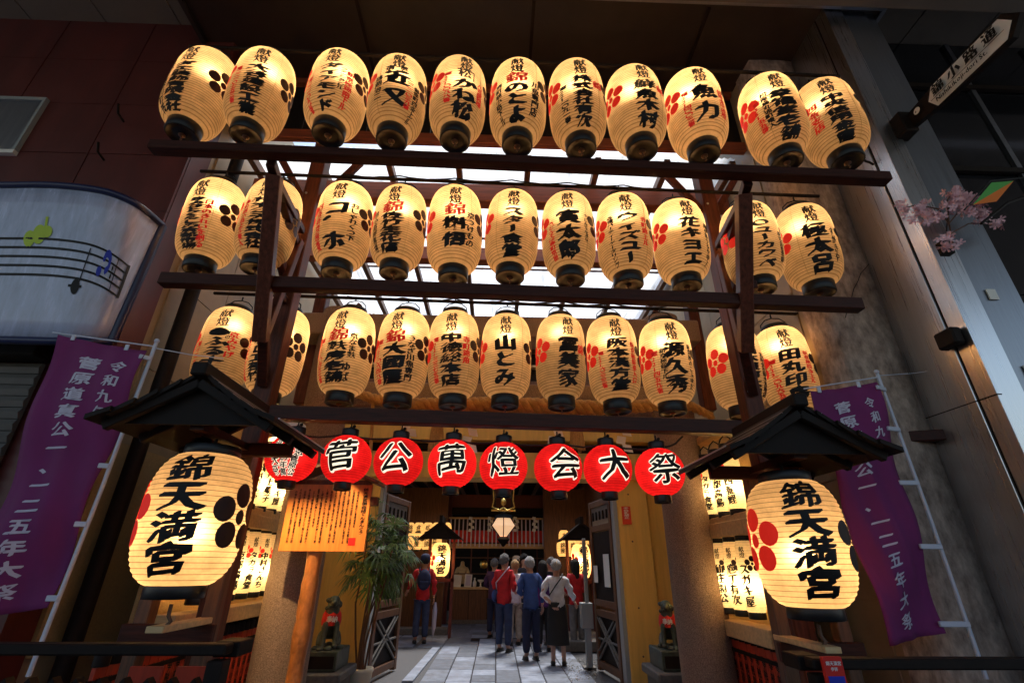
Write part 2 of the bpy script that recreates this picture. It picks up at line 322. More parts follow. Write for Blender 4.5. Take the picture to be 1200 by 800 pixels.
def small_lantern(c, tx, cx, rpx, text, label, group, watt=4, sh=0):
    ac = atan2(-c.x, c.y); rot = ac+asin(max(-.85, min(.85, (tx-cx)/rpx)))
    rot = max(-.5, min(.5, rot))
    t = empty('paper_lantern', c, label, 'lantern', group, rot)
    t.rotation_euler = (random.uniform(-.03, .03), random.uniform(-.035, .035), rot); q_ = random.uniform(.98, 1.02); t.scale = (q_, q_, random.uniform(.97, 1.02))
    link('paper_shade', small_me, t); link('top_ring', top_me, t); link('bottom_ring', bot_me, t); link('wire_handle', handle_me, t); link('bottom_hook', hook_me, t); link('paper_seam', sm_me, t, None, random.choice((0, -1.24, .1)))
    o = link('plum_crest', cb_me, t); o['label'] = 'dark plum crest'
    o = link('plum_crest', cr_me, t); o['label'] = 'red plum crest'
    bk, rd = Ink(), Ink()
    bk.col('献燈', 0, .375, .165, .115, nib=.045)
    main, extra = text[0], text[1:]
    z0 = .15
    for e in extra:
        if e[0] == 'TOPRED': rd.col(e[1], 0, .17, .035, .19, nib=.05); z0 = .035
        if e[0] == 'TOPBLK': bk.col(e[1], -.01, .16, .06, .12, nib=.04); bk.quad(-.08, .155, .08, .168); bk.quad(.07, .05, .08, .16); z0 = .05
    if main:
        n = len(main); z1 = -.37 if n > 2 else -.30; 
        wd = .215 if n <= 3 else .205 if n <= 5 else .175
        if n <= 3: bk.col(main, 0, z0, z1, wd, nib=.075, fill=.82 if n < 3 else .98)
        else: bk.col(main, 0, z0, z1, wd, nib=.065, fill=.98)
    for e in extra:
        if e[0] in 'KR': (bk if e[0] == 'K' else rd).col(e[1], e[2], e[3], e[4], (e[5] if len(e) > 5 else .06)*1.15, nib=.055)
    fn0 = lantern_surface(SR, SH, SN); fn = lambda x, z, l: fn0(x, max(-.43, z-sh), l)
    bk.build('lettering', 'ink', t, fn, nib=5); rd.build('red_lettering', 'redink', t, fn, nib=4)
    bulb(t, random.uniform(.2, .27), watt, (1, .77, .48), random.uniform(.04, .06)); return t
R1 = [ # lantern centre, middle of the lettering, text
 (236,110,206,42,('ダエ装飾有限会社',('K','京都三条谷川町西',-.14,.2,-.38,.065))),
 (306,111,292,42,('大谷建設工業',('R','電二二一〇七五三番',-.15,.1,-.3,.05))),
 (396,112,380,39,('ダイアモンド',('K','ファッションビル',.11,.12,-.16,.055),('R','新京極錦南下ル',.17,.1,-.33,.06),('R','電二二一〇九番',-.17,.0,-.36,.05))),
 (466,118,461,36,('近又',('K','懐石',.05,.2,.11,.06),('K','宿',-.07,.19,.12,.07),('K','鵜飼治二',-.16,.07,-.22,.065),('R','二二一一〇三九番',.12,.06,-.28,.055),('K','御幸町四条上ル',.19,.02,-.38,.05))),
 (537,119,544,36,('かね松',('TOPBLK','松'),('R','電221〇〇八八番',-.16,.12,-.25,.065),('R','八百屋料理',.15,.08,-.2,.055))),
 (607,123,606,34,('のとよ',('TOPRED','錦'),('K','川魚専門店',.17,.08,-.3,.07),('K','堺町錦小路下ル',-.17,.06,-.36,.055))),
 (676,125,684,34,('株式会社有次',('K','電221一〇九一番',-.17,.06,-.32,.065),('R','錦',.15,.12,.02,.09))),
 (744,130,760,35,('鮮魚木村',('R','錦',.16,.12,.03,.09))),
 (814,134,830,37,('魚力',('R','電221四〇〇三番',-.16,.08,-.3,.06),('R','錦市場',.16,.1,-.25,.06))),
 (905,140,923,38,('幸福堂老舗',('R','電351五五番',-.21,.1,-.25,.06),('K','松原烏丸通町東入',-.14,.16,-.25,.055))),
 (971,144,984,38,('中央信用金庫',('R','四条支店',-.17,.12,-.2,.08)))]
R2 = [
 (249,262,224,38,('きよさとくらしの京都市場',('R','日本のきれいを創る',.11,.13,-.36,.07))),
 (316,262,301,37,('村木公子株式会社',('R','寺町錦小路上ル東入',-.14,.12,-.36,.05))),
 (403,266,391,36,('コ゜ホ',('K','おしゃれくつ下',.15,.14,-.27,.07),('R','四条新京極東',-.17,.14,-.36,.055))),
 (468,268,457,34,('佐竹生花店',('TOPRED','錦'),('K','錦小路柳馬場',-.17,.08,-.36,.05))),
 (533,271,532,31,('桝悟',('TOPRED','錦'),('K','ますご',0,-.08,-.14,.03),('K','京つけもの',.15,.1,-.27,.07))),
 (600,273,601,30,('スター食堂',)),
 (666,276,667,30,('寅太郎',('R','うどんそば寺町京極',-.17,.05,-.36,.06),('K','うどんてんぷら',.17,.12,-.2,.035))),
 (731,279,737,30,('ウィズユー',('K','各種パーティーケータリング',-.16,.14,-.38,.055),('R','寺町錦上ル',.16,.12,-.2,.06))),
 (797,284,811,33,('花キヨエ',('K','より',.05,-.0,-.06,.04),('K','錦小路つるや中ノ',.18,.12,-.36,.045))),
 (880,287,897,35,('○ユーカワベ',('K','株式会社京都',.17,.04,-.3,.045))),
 (946,290,960,36,('極太呂',('K','すがきや',.15,.1,-.28,.045)))]
R3 = [
 (265,410,251,37,('●ふる十と',('R','京みやげ',.13,.13,-.16,.075),('R','電二二一六七番',-.17,.0,-.34,.05),('K','せの',.08,.13,.03,.035))),
 (326,412,302,37,('うるし工芸竹',('R','電二二一〇三五番',-.15,.1,-.36,.055))),
 (407,413,392,35,('麩房老舗',('TOPRED','錦'),('K','京なま麩',.15,.13,-.13,.07),('K','ゆば',.12,-.18,-.36,.075),('R','電221〇四三七番',-.17,.08,-.36,.055))),
 (472,415,461,33,('大國屋',('TOPRED','錦'),('K','うなぎ川魚専門',.16,.12,-.34,.07),('R','電221〇六四八番',-.16,.08,-.36,.065))),
 (532,416,528,31,('中徳総本店',('R','電221三三七五番',-.16,.12,-.34,.06),('R','寺町錦角',.15,.12,-.16,.065))),
 (593,418,592,30,('山とみ',)),
 (657,419,667,30,('冨美家',('R','錦',.14,.08,-.03,.08))),
 (718,422,725,30,('阪本漢方堂',('R','電221六三三三番',-.17,.02,-.34,.055),('R','新京極錦東入口',.16,.12,-.3,.05))),
 (781,425,792,33,('源久秀',('R','電221四五九番',-.19,.06,-.36,.06),('K','新京極錦下ル',-.11,.08,-.24,.055),('K','新京極のこふゆた',.17,.14,-.33,.045))),
 (862,430,880,33,('西木屋町大傳',('K','瓦斯会社錦木瓦斯店',.15,.1,-.36,.06))),
 (921,433,930,36,('田丸印房',('R','電223二〇九六五番',-.17,.06,-.36,.07),('R','新京極四条上ル',.16,.12,-.22,.055)))]
ordn = ['far left', 'second from the left', 'third from the left', 'fourth from the left', 'fifth from the left', 'sixth and middle', 'fifth from the right', 'fourth from the right', 'third from the right', 'second from the right', 'far right']
look1 = ['narrow black column and another at its left edge', 'six squat black characters and a faint red column', 'slanting black katakana beside a small red column', 'two large spaced black characters', 'three black characters with red columns at both sides', 'a red top character over large looping kana', 'black lettering ending in a red character at right', 'four bold black characters and a small red one', 'two very large black characters', 'five dense black characters over its crest', 'six black characters and four red ones']
look2 = ['red kana column beside its dark crest', 'dense black column behind a wooden strut', 'sparse black katakana and slanted small kana', 'red top character over five black ones', 'a red top character and wide gap between two black ones', 'five broad black characters without any red', 'three thin open black characters and a red column', 'bold angular katakana and a small column at each side', 'a flower character over three bold katakana', 'rounded katakana partly behind a strut', 'three spaced brush characters by the concrete column']
look3 = ['a round black mark over kana and a red kana column', 'lettering mostly hidden behind the gate post', 'a red top character over four black and kana at right', 'a red top character over three large black ones', 'five black characters and two red columns', 'three widely spaced black characters only', 'three black characters and one small red at right', 'five heavy black characters between thin red columns', 'three brush characters, red and black columns left', 'a slanting black column behind the right gate post', 'four heavy black characters over red numerals']
for row, D, rn, look, g in ((R1, 3.0, 'top', look1, 'cream lanterns of the top row'), (R2, 3.7, 'second', look2, 'cream lanterns of the second row'), (R3, 4.42, 'third', look3, 'cream lanterns of the third row')):
    for i, (cx, cy, tx, rp, txt) in enumerate(row):
        small_lantern(P(cx, cy, D), tx, cx, rp, txt, f'cream lantern with {look[i]}, {rn} row', g, 5.6*random.uniform(.75, 1.2), {3.0: .07, 3.7: .045, 4.42: .02}[D])
# red lanterns
RR = .25
red_me, RH = shade_mesh('red_paper_shade', RR, .235, .08, 22, 'paperred', n=2.05, scal=.004)
rt_me = ring_mesh(.085, .225, .31).mesh('top_ring', 'ring'); rb_me = ring_mesh(.085, -.305, -.225).mesh('bottom_ring', 'ring')
rh = B(); rh.tube([(-.03, 0, .31), (0, 0, .34), (.03, 0, .31)], .01, 6); rh.tube([(0, 0, .33), (0, 0, .38)], .008, 6); rh.ball((.03, 0, .345), .018); rh_me = rh.mesh('hanging_hook', 'wire')
REDS = [(342,536,'*'), (406,538,'菅'), (467,541,'公'), (530,543,'萬'), (590,546,'燈'), (654,548,'会'), (712,549,'大'), (773,553,'祭')]
rl = ['covered in many small characters, half behind the roof', 'with one large character right above the notice board', 'third in the red row, wide open top strokes', 'fourth of the red row, dense grass-headed character', 'fifth of the red row, just left of the middle gold ornament', 'sixth of the red row, roof-shaped character', 'second from the right, open three-stroke character', 'last at the right, in front of the stone pillar']
rl[4] = 'fifth of the red row, above the hanging gold ornament'
for i, (cx, cy, ch) in enumerate(REDS):
    c = P(cx, cy, 4.15); t = empty('red_lantern', c, 'round red paper lantern '+rl[i], 'lantern', 'round red lanterns under the lowest beam', [.1, .05, .02, .05, 0, .25, .16, -.03][i]*.8)
    t.scale = (.838, .838, .838)
    link('red_paper_shade', red_me, t); link('top_ring', rt_me, t); link('bottom_ring', rb_me, t); link('hanging_hook', rh_me, t)
    k = Ink()
    if ch == '*':
        k.col('御神忌', .13, .19, -.02, .085, nib=.04); k.col('鑑定公', .04, .19, -.02, .085, nib=.04); k.col('菅原公', .1, -.02, -.2, .08, nib=.04); k.col('解年萬', .01, -.02, -.2, .08, nib=.04); k.col('道真大祭', -.08, .15, -.2, .08, nib=.04)
    else: k.char(ch, 0, .01, .33, .31, True, .028)
    fn = lantern_surface(RR, RH, 2.05)
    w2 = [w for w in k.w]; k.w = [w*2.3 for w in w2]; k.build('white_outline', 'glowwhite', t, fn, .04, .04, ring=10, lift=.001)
    k.w = w2; k.build('lettering', 'ink', t, fn, .04, .04, nib=5, lift=.006)
    bulb(t, .02, random.uniform(.9, 1.35), (1, .8, .6))
# ------------------------------------------------------------------ lantern frame
Xl, Xr = P(338, 350, 4.12).x, P(853, 350, 4.12).x
fr = empty('lantern_rack', (0, 4.95, 0), 'dark timber rack carrying three stepped rows of cream lanterns over the gate', 'rack')
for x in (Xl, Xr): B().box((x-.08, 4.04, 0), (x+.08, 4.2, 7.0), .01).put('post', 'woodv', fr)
def pbeam(name, a, b, D, w, h, m='wood', par=None, D2=None):
    pa, pb = P(*a, D), P(*b, D2 or D); return B().beam(pa, pb, w, h).put(name, m, par if par is not None else fr)
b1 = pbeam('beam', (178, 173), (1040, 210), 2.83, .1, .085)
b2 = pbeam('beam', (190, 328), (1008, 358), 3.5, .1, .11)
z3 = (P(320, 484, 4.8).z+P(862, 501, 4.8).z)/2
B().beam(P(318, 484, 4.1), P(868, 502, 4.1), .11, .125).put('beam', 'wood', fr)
for x in (Xl, Xr):  # row-carrying arms seen from below
    s = 1 if x < 0 else -1
    top, bot = (P(322, 206, 3.0), P(305, 400, 3.72)) if x < 0 else (P(871, 228, 3.0), P(874, 412, 3.72))
    B().beam(top, bot, .11, .12).put('strut', 'woodv', fr)
    B().beam(top+Vector((0, .05, -.03)), P(353, 270, 4.0) if x < 0 else P(842, 287, 4.0), .07, .07).put('brace', 'wood', fr)
    B().beam(bot+Vector((0, .03, .1)), Vector((x, 4.04, bot.z-.28)), .08, .09).put('brace', 'wood', fr)
    B().beam(bot+Vector((0, .04, .06)), P(352, 282, 4.0) if x < 0 else P(843, 300, 4.0), .06, .075).put('brace', 'woodv', fr)
    B().beam((x, 4.04, top.z+.05), (top.x, 2.9, top.z+.05), .07, .08).put('arm', 'wood', fr)
    B().beam((x, 4.04, P(600, 322, 3.5).z), (x+.05*s, 3.56, P(600, 322, 3.5).z), .07, .08).put('arm', 'wood', fr)
    for D, px in ((3.7, None),):
        pass
for px_ in (366, 818):
    x_ = P(px_, 410, 5.95).x; B().box((x_-.08, 5.87, 3.4), (x_+.08, 6.03, 6.3), .01).put('rear_post', 'woodv', fr)
    s_ = 1 if x_ < 0 else -1
    B().beam((x_, 5.9, 5.3), (x_-s_*.0, 5.1, 6.0), .07, .08).put('brace', 'woodv', fr); B().beam((x_+s_*.08, 5.95, 4.3), (x_+s_*.55, 5.95, 4.9), .06, .07).put('brace', 'woodv', fr)
for x_, s_ in ((Xl, 1), (Xr, -1)):
    B().beam((x_+s_*.08, 4.12, 5.15), (x_+s_*.45, 4.12, 5.75), .06, .08).put('brace', 'woodv', fr)
    B().beam((x_-s_*.08, 4.12, 5.15), (x_-s_*.45, 4.12, 5.75), .06, .08).put('brace', 'woodv', fr)
    B().beam((x_, 4.04, 4.0), (x_, 3.6, 4.3), .07, .08).put('brace', 'woodv', fr)
    for z_ in (3.0, 3.4, 4.6, 5.2): B().ball((x_-.04, 4.037, z_), (.014, .01, .014), 8, 4).put('bolt', 'steel2', fr)
for D, yl, yr, zx in ((3.0, 40, 75, 0), (3.7, 205, 232, 0), (4.42, 352, 372, 0)):  # thin rails the lanterns hang from
    row = {3.0: R1, 3.7: R2, 4.42: R3}[D]; a = P(row[0][0], row[0][1], D); b = P(row[-1][0], row[-1][1], D)
    a.z += HS+.215; b.z += HS+.215; a.x -= .3; b.x += .3
    B().beam(a, b, .03, .03).put('hanging_rail', 'black', fr)
def cable(pts, r, name, label, cat, sag=.05, m='wire', seg=6):
    q = []
    for a, b in zip(pts, pts[1:]):
        for i in range(seg): u = i/seg; p = a.lerp(b, u); p.z -= sag*4*u*(1-u)*random.uniform(.8, 1.2); q.append(p)
    q.append(pts[-1]); return B().tube(q, r, 5).put(name, m, None, label, cat)
cable([P(x, y-29+0, 4.15)+Vector((0, 0, .0)) for x, y in [(318, 532)]+[(a, b) for a, b, _ in REDS]+[(800, 540)]], .009, 'lantern_cable', 'thin black cable drooping between the tops of the round red lanterns', 'cable', .03)
cable([P(x, y-66, 4.42) for x, y, *_ in R3[2:9]], .007, 'lantern_cable', 'black cable running along the handles of the third lantern row', 'cable', .03)
cable([P(x, y-62, 3.7) for x, y, *_ in R2[2:9]], .007, 'lantern_cable', 'black cable running along the tops of the second lantern row', 'cable', .03)
# ------------------------------------------------------------------ skylight roof, gable, canopy
ZR = 6.4
sk = empty('skylight_roof', (0, 4.6, ZR), 'translucent corrugated roof with red rafters seen white between the lantern rows', 'roof')
XA, XB = -3.42, 3.15; Y0, Y1 = 4.66, 9.3; NP = 7; pw = (XB-XA)/NP
for i in range(NP):
    b = B(); x0 = XA+i*pw+.004; n = 44; vs = []
    for j in range(n+1):
        x = x0+(pw-.008)*j/n; z = ZR+.16+.014*sin(j*pi/2)
        vs += [(x, Y0, z), (x, Y1, z)]
    b.add(vs, [(2*j, 2*j+2, 2*j+3, 2*j+1) for j in range(n)], True); b.put('corrugated_sheet', 'sheet', sk)
for i in range(NP+1):
    x = XA+i*pw; x = min(max(x, XA+.05), XB-.05); B().box((x-.04, Y0, ZR), (x+.04, Y1, ZR+.12), .006).put('rafter', 'brown', sk)
for y in (5.6, 6.5, 7.4, 8.3): B().box((XA, y-.02, ZR+.122), (XB, y+.02, ZR+.143)).put('purlin', 'brown', sk)
tb = empty('tie_beam', (0, 6.6, ZR-.35), 'reddish tie beam crossing the forecourt under the skylight', 'beam')
B().box((XA+.03, 6.5, ZR-.3), (XB-.03, 6.68, ZR-.05), .01).put('timber', 'redbeam', tb)
B().box((-3.42, 5.03, ZR-.36), (3.15, 5.2, ZR-.06), .01).put('cross_beam', 'redbeam', fr)
gb = empty('gable_wall', (0, 4.55, ZR), 'dark boarded gable above the lantern rows with reddish battens', 'wall')
for i in range(8):
    x0 = XA-.1+i*(XB-XA+.2)/8; B().box((x0+.004, 4.55, ZR+.2), (x0+(XB-XA+.2)/8-.004, 4.6, 8.4)).put('board', 'black', gb)
for z in (ZR+.1, ZR+1.15): B().box((XA-.05, 4.46, z), (XB+.05, 4.546, z+.15), .006).put('batten', 'redbeam', gb)
cn = empty('entrance_canopy', (0, 4.5, 8.0), 'large dark metal canopy jutting out above the top lantern row', 'canopy')
ca, cb_, cc, cd = PZ(205, -8, 7.6), PZ(1022, 34, 7.6), PZ(983, 76, 7.6), PZ(250, 52, 7.6)
ya, yb = min(ca.y, cb_.y), 4.45
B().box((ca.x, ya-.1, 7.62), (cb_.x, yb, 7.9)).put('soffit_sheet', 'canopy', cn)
B().box((ca.x, ya-.14, 7.58), (cb_.x, ya-.1, 7.95)).put('front_edge', 'steel2', cn)
for i in range(1, 4):
    x = ca.x+(cb_.x-ca.x)*i/4; B().box((x-.02, ya-.05, 7.6), (x+.02, yb, 7.618)).put('seam_strip', 'black', cn)
B().box((cb_.x-.05, ya-.1, 7.57), (cb_.x, yb, 7.616)).put('side_edge', 'steel2', cn); B().box((ca.x, ya-.1, 7.57), (ca.x+.05, yb, 7.616)).put('side_edge', 'canopy', cn)
# ------------------------------------------------------------------ arcade ceiling (outside), panels
ZC = 7.95
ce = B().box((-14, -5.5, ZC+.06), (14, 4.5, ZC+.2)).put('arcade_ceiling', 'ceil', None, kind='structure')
for i in range(22):
    x = -11+i*.96
    for j in range(3):
        y0 = 4.0-j*2.4
        if x > 3.0 and j == 0: y0 = 4.0
        B().box((x+.008, y0-2.39, ZC), (x+.952, y0-.008, ZC+.055)).put('ceiling_panel', 'ceil', ce, origin=None)
for o in [c for c in ce.children]: pass
bh = empty('ceiling_bulkhead', (3, 3, 7), 'grey metal bulkhead strip crossing the soffit at the upper right', 'bulkhead')
p0, p1 = P(868, -4, 2.7), P(1260, 50, 2.7)
B().box((1.6, 2.6, 7.45), (9, 2.75, 7.94)).put('fascia', 'steel2', bh); B().box((1.6, 2.75, 7.45), (9, 3.2, 7.5)).put('ledge', 'ceil', bh)
# ------------------------------------------------------------------ facade left, side walls
XL = -3.49; YF = 4.0
fw = B().box((-12, YF+.02, 0), (XL, YF+.3, 7.95)).put('facade_wall', 'tile', None, 'dark red clad shop facade left of the lantern frame', 'wall')
for i in range(7):
    for j in range(6):
        x1 = XL-i*1.1; z0 = 3.3+j*.78
        if i in (3, 4) and j in (2, 3): continue
        B().box((x1-1.094, YF-.012+.0012*((i*3+j) % 3), z0), (x1-.006, YF+.02, z0+.774)).put('cladding_panel', 'tile', fw)
win = empty('facade_window', P(10, 200, 4.0), 'grey window set in the red facade at the left edge', 'window')
wx1 = P(35, 150, 3.98).x; wz1 = P(20, 120, 3.98).z; wz0 = P(10, 178, 3.98).z
B().box((wx1-2.2, YF-.03, wz0), (wx1, YF-.014, wz1)).put('pane', 'steel2', win)
B().box((wx1-2.2, YF-.06, wz1), (wx1+.03, YF-.01, wz1+.05)).put('frame', 'grey', win); B().box((wx1-2.2, YF-.06, wz0-.05), (wx1+.03, YF-.01, wz0)).put('frame', 'white', win); B().box((wx1, YF-.06, wz0), (wx1+.03, YF-.01, wz1)).put('frame', 'grey', win)
for (px, py) in ((145, 143), (122, 188), (72, 11)):
    c = P(px, py, 3.95); B().tube([c, c+Vector((0, -.1, .02)), c+Vector((.02, -.16, .1))], .012, 6).put('wall_bracket', 'black', None, f'small dark bracket {"on the red cladding beside the top row" if py==143 else "on the red cladding lower down" if py==188 else "high up near the soffit"}', 'bracket')
# side walls of the forecourt
def side_wall(X, s, label):
    w = B().box((X, YF+.31, 0), (X+s*.25, 12, 7.9)).put('side_wall', 'beige', None, label, 'wall')
    for i in range(8):
        for j in range(6):
            y = 4.4+i*.95+(.0 if j % 2 else 0); z = .3+j*1.0
            B().box((X-s*(.014+.001*((i+j) % 2)), y+.006, z+.006), (X, y+.944, z+.994)).put('wall_panel', 'beige', w)
    return w
side_wall(XL-.02, -1, 'beige panelled wall along the left of the forecourt')
side_wall(3.22, 1, 'beige panelled wall along the right of the forecourt')
pp = P(236, 340, 4.5); B().tube([(XL+.16, 4.5, 0), (XL+.16, 4.5, 6.3)], .07, 14).put('drain_pipe', 'black', None, 'thick dark drainpipe on the left forecourt wall', 'pipe')
pf = PX(150, 650, XL+.03)
B().box((XL-.03, 4.32, .9), (XL+.02, 6.2, 2.55)).put('plaster_panel', 'plaster', None, 'rough yellow plaster panel behind the left big lantern', 'panel')
# concrete pillar right
cp = empty('concrete_pillar', (3.5, 4.0, 0), 'massive weathered concrete pillar right of the frame', 'pillar')
b = B(); n = 26; vs = []; fs = []
xa, xb = 3.2, 3.84
for i in range(n+1):
    z = 7.9*i/n
    for (x, y) in ((xa, 4.3), (xa+.03, 3.99), (xa+.22, 3.97), (xa+.43, 3.98), (xb-.02, 3.99), (xb, 4.3)):
        vs.append((x+random.uniform(-.012, .012), y+random.uniform(-.01, .01), z))
for i in range(n):
    for k in range(5): fs.append((i*6+k, i*6+k+1, (i+1)*6+k+1, (i+1)*6+k))
b.add(vs, fs, True); b.put('shaft', 'concrete', cp)
ck = B(); pts = [P(x+random.uniform(-1.5, 1.5), y, 3.965) for x, y in ((1030, 300), (1022, 306), (1014, 314), (1010, 320), (1006, 330), (1001, 338), (999, 350), (994, 358), (990, 372))]; ck.tube(pts, .0035, 4).put('crack', 'black', cp)
B().beam(P(1005, 505, 3.9)+Vector((0, .4, 0)), P(1110, 510, 3.9), .12, .09).put('timber_stub', 'wood', None, 'dark timber end sticking out in front of the concrete pillar', 'beam')
# steel column
st = empty('steel_column', (3.9, 3.5, 0), 'tall brushed steel column reflecting orange light at the right', 'column')
sx0, sx1 = 3.8, 4.02
B().box((sx0, 3.32, 0), (sx1, 3.47, 8.0), .004).put('steel_panel', 'steel', st); B().box((sx0-.006, 3.49, 0), (sx1, 3.985, 8.0), .004).put('steel_panel', 'steel', st)
B().box((sx0+.01, 3.47, 0), (sx1, 3.49, 8.0)).put('joint', 'black', st)
B().box((sx1+.012, 3.34, 0), (sx1+.3, 3.7, 8.0), .004).put('steel_panel', 'steel2', st); B().box((sx1+.32, 3.36, 0), (sx1+.42, 3.7, 8.0), .004).put('steel_panel', 'steel2', st)
B().box((sx0-.009, 3.316, 2.75), (sx0+.03, 3.98, 2.758)).put('joint', 'black', st)
bx = P(1098, 404, 3.6); B().box((3.70, 3.36, bx.z-.09), (3.79, 3.54, bx.z+.06), .015).put('wall_lamp_box', 'black', None, 'small black box fixed to the steel column', 'box')
for z in (3.6, 2.9): B().box((4.12, 3.325, z), (4.2, 3.334, z+.1)).put('sticker', 'paperwhite', None, 'small white sticker on the steel column, '+('upper' if z > 3 else 'lower'), 'sticker')
# dark shop front right of the column
sf = B().box((4.46, 3.9, 0), (12, 4.1, 7.94)).put('shop_front', 'glass', None, 'dark glazed shop front at the right edge', 'shop front')
for x in (4.9, 5.9, 7.0, 8.2): B().box((x-.03, 3.86, 0), (x+.03, 3.9, 7.9)).put('mullion', 'steel2', sf)
for z in (2.2, 3.9, 5.6, 7.0): B().box((4.46, 3.84, z), (12, 3.885, z+.07)).put('transom', 'black', sf)
for i, x in enumerate((4.95, 5.95, 7.05)):
    for j, z in enumerate((2.3, 4.0, 5.7)): B().box((x, 3.872, z), (x+.85, 3.898, z+1.2)).put('glass_pane', 'glass', sf)
# ================================================================== ground and courtyard
gr = B().add([(-60, -40, 0), (60, -40, 0), (60, 60, 0), (-60, 60, 0)], [(0, 1, 2, 3)]).put('ground', 'street', None, kind='structure')
B().add([(-3.4, 4.2, .004), (3.1, 4.2, .004), (3.1, 30, .004), (-3.4, 30, .004)], [(0, 1, 2, 3)]).put('forecourt_ground', 'asphalt', None, kind='structure')
pv = B().add([(-1.0, 7.2, .008), (1.5, 7.2, .008), (1.5, 16, .008), (-1.0, 16, .008)], [(0, 1, 2, 3)]).put('stone_path', 'black', None, kind='structure')
j0 = PZ(551, 800).x; cw = .37; nst = 0
def stone(x0, x1, y0, y1):
    z = .02+random.uniform(-.002, .003)
    b = B(); g = .007; t = .008
    v = [(x0+g, y0+g, .0), (x1-g, y0+g, .0), (x1-g, y1-g, .0), (x0+g, y1-g, .0), (x0+g, y0+g, z-t), (x1-g, y0+g, z-t), (x1-g, y1-g, z-t), (x0+g, y1-g, z-t), (x0+g+t, y0+g+t, z), (x1-g-t, y0+g+t, z+random.uniform(-.001, .001)), (x1-g-t, y1-g-t, z), (x0+g+t, y1-g-t, z)]
    b.add(v, [(0,1,5,4),(1,2,6,5),(2,3,7,6),(3,0,4,7),(4,5,9,8),(5,6,10,9),(6,7,11,10),(7,4,8,11),(8,9,10,11)]); b.put('paving_stone', random.choice(STV), pv)
STV = [mat('blue_grey_paving_'+n, c, .6, var=.45, scale=4+2*i, bump=.5, detail=12) for i, (n, c) in enumerate((('light', (.2, .23, .3)), ('mid', (.135, .155, .2)), ('dark', (.09, .105, .14))))]
for c in range(-2, 5):
    y = 7.3+random.random()*.5; x0 = j0+c*cw
    while y < 12.4:
        l = random.choice((.45, .6, .75, .9)); stone(x0, x0+cw, y, y+l); y += l
y = 11.55
while y < 15.6:
    for x0 in (-2.9, -2.2, -1.6, -1.05): 
        if y > 11.5: stone(x0, x0+.52 if x0 > -2.5 else x0+.68, y, y+.5)
    for c in range(0, 5):
        if y > 12.6: stone(j0-.9+c*.6, j0-.9+(c+1)*.6, y, y+.5)
    y += .5
B().beam(PZ(477, 800)+Vector((0, 0, .01)), PZ(511, 760)+Vector((0, 0, .01)), .16, .05).put('border_stone', STV[0], pv)
bm = bmesh.new()
gs = B()
for i in range(420):
    c = PZ(random.uniform(664, 700), random.uniform(772, 800)); r = random.uniform(.01, .025); gs.add([c+Vector((r*cos(a)*random.uniform(.7, 1.2), r*sin(a), random.uniform(.0, .02))) for a in (0, 1.3, 2.6, 3.9, 5.1)]+[c+Vector((0, 0, r+.01))], [(0,1,5),(1,2,5),(2,3,5),(3,4,5),(4,0,5)])
tag(gs.put('gravel', 'gravel', None), 'patch of grey gravel beside the stone path near the right door', 'gravel', None, 'stuff'); bm.free()
# ------------------------------------------------------------------ torii with straw rope
to = empty('torii', (0, 5.7, 0), 'torii with speckled granite columns behind the round red lanterns', 'torii')
tl = P(336, 730, 5.7).x+.0; tr = P(823, 730, 5.7).x
for x in (tl, tr):
    B().lathe([(.275, 0), (.27, 1.2), (.262, 2.4), (.25, 3.6), (.24, 4.6)], 36, (x, 5.7, 0)).put('column', 'granite', to)
    B().lathe([(.34, 0), (.34, .16), (.3, .2)], 28, (x, 5.7, 0)).put('base_ring', 'granite', to)
B().box((tl-.1, 5.62, 3.3), (tr+.1, 5.78, 3.62), .012).put('tie_bar', 'granite', to)
B().box((tl-.45, 5.5, 4.22), (tr+.45, 5.9, 4.52), .015).put('lintel', 'granite', to)
def twist(path, R, strands=3, turns=18, rs=None):
    b = B(); n = turns*9
    for s in range(strands):
        pts = []; rr = []
        for i in range(n+1):
            u = i/n; f = u*(len(path)-1); k = min(int(f), len(path)-2); p = path[k].lerp(path[k+1], f-k); sc_ = (rs(u) if rs else 1)*R
            a = 2*pi*turns*u+2*pi*s/strands; pts.append(p+Vector((0, cos(a)*sc_*.52, sin(a)*sc_*.52))); rr.append(sc_*.56)
        b.tube(pts, rr, 7)
    return b
rp = [P(x, y, 5.35) for x, y in ((395, 452), (440, 468), (480, 474), (530, 475), (580, 474), (640, 476), (700, 478), (750, 476), (800, 471), (835, 488))]
twist(rp, .085, rs=lambda u: .55+.6*sin(pi*min(1, max(0, u)))).put('straw_rope', 'rope', None, 'thick twisted straw rope hung between the granite columns behind the third row', 'rope')
for i, x in enumerate((513, 675)):
    t = P(x, 492, 5.3); b = B()
    for k in range(16):
        a = 2*pi*k/16; b.tube([t+Vector((.012*cos(a), .012*sin(a), 0)), t+Vector((.05*cos(a), .05*sin(a), -.1)), t+Vector((.075*cos(a), .075*sin(a), -.34+random.uniform(-.02, .02)))], [.012, .02, .016], 5)
    b.put('straw_tassel', 'rope', None, f'pale straw tassel hanging behind the {"gap left of the dense grass-headed red lantern" if i==0 else "gap right of the roof-shaped red lantern"}', 'tassel')
def shide(p, w, h, n, name='paper_streamer', m='paperwhite', label=None, D=0):
    b = B(); x = 0; z = 0
    for i in range(n):
        o = (w*.45 if i % 2 else 0); z0 = -h*i/n
        b.prism([p+Vector((o-w/2, .004*i, z0)), p+Vector((o+w/2, .004*i, z0-w*.15)), p+Vector((o+w/2+.02*(i % 2*2-1), .004*i, z0-h/n*1.1)), p+Vector((o-w/2+.02*(i % 2*2-1), .004*i, z0-h/n*.95))], (0, .002, 0))
    return b.put(name, m, None, label, 'streamer')
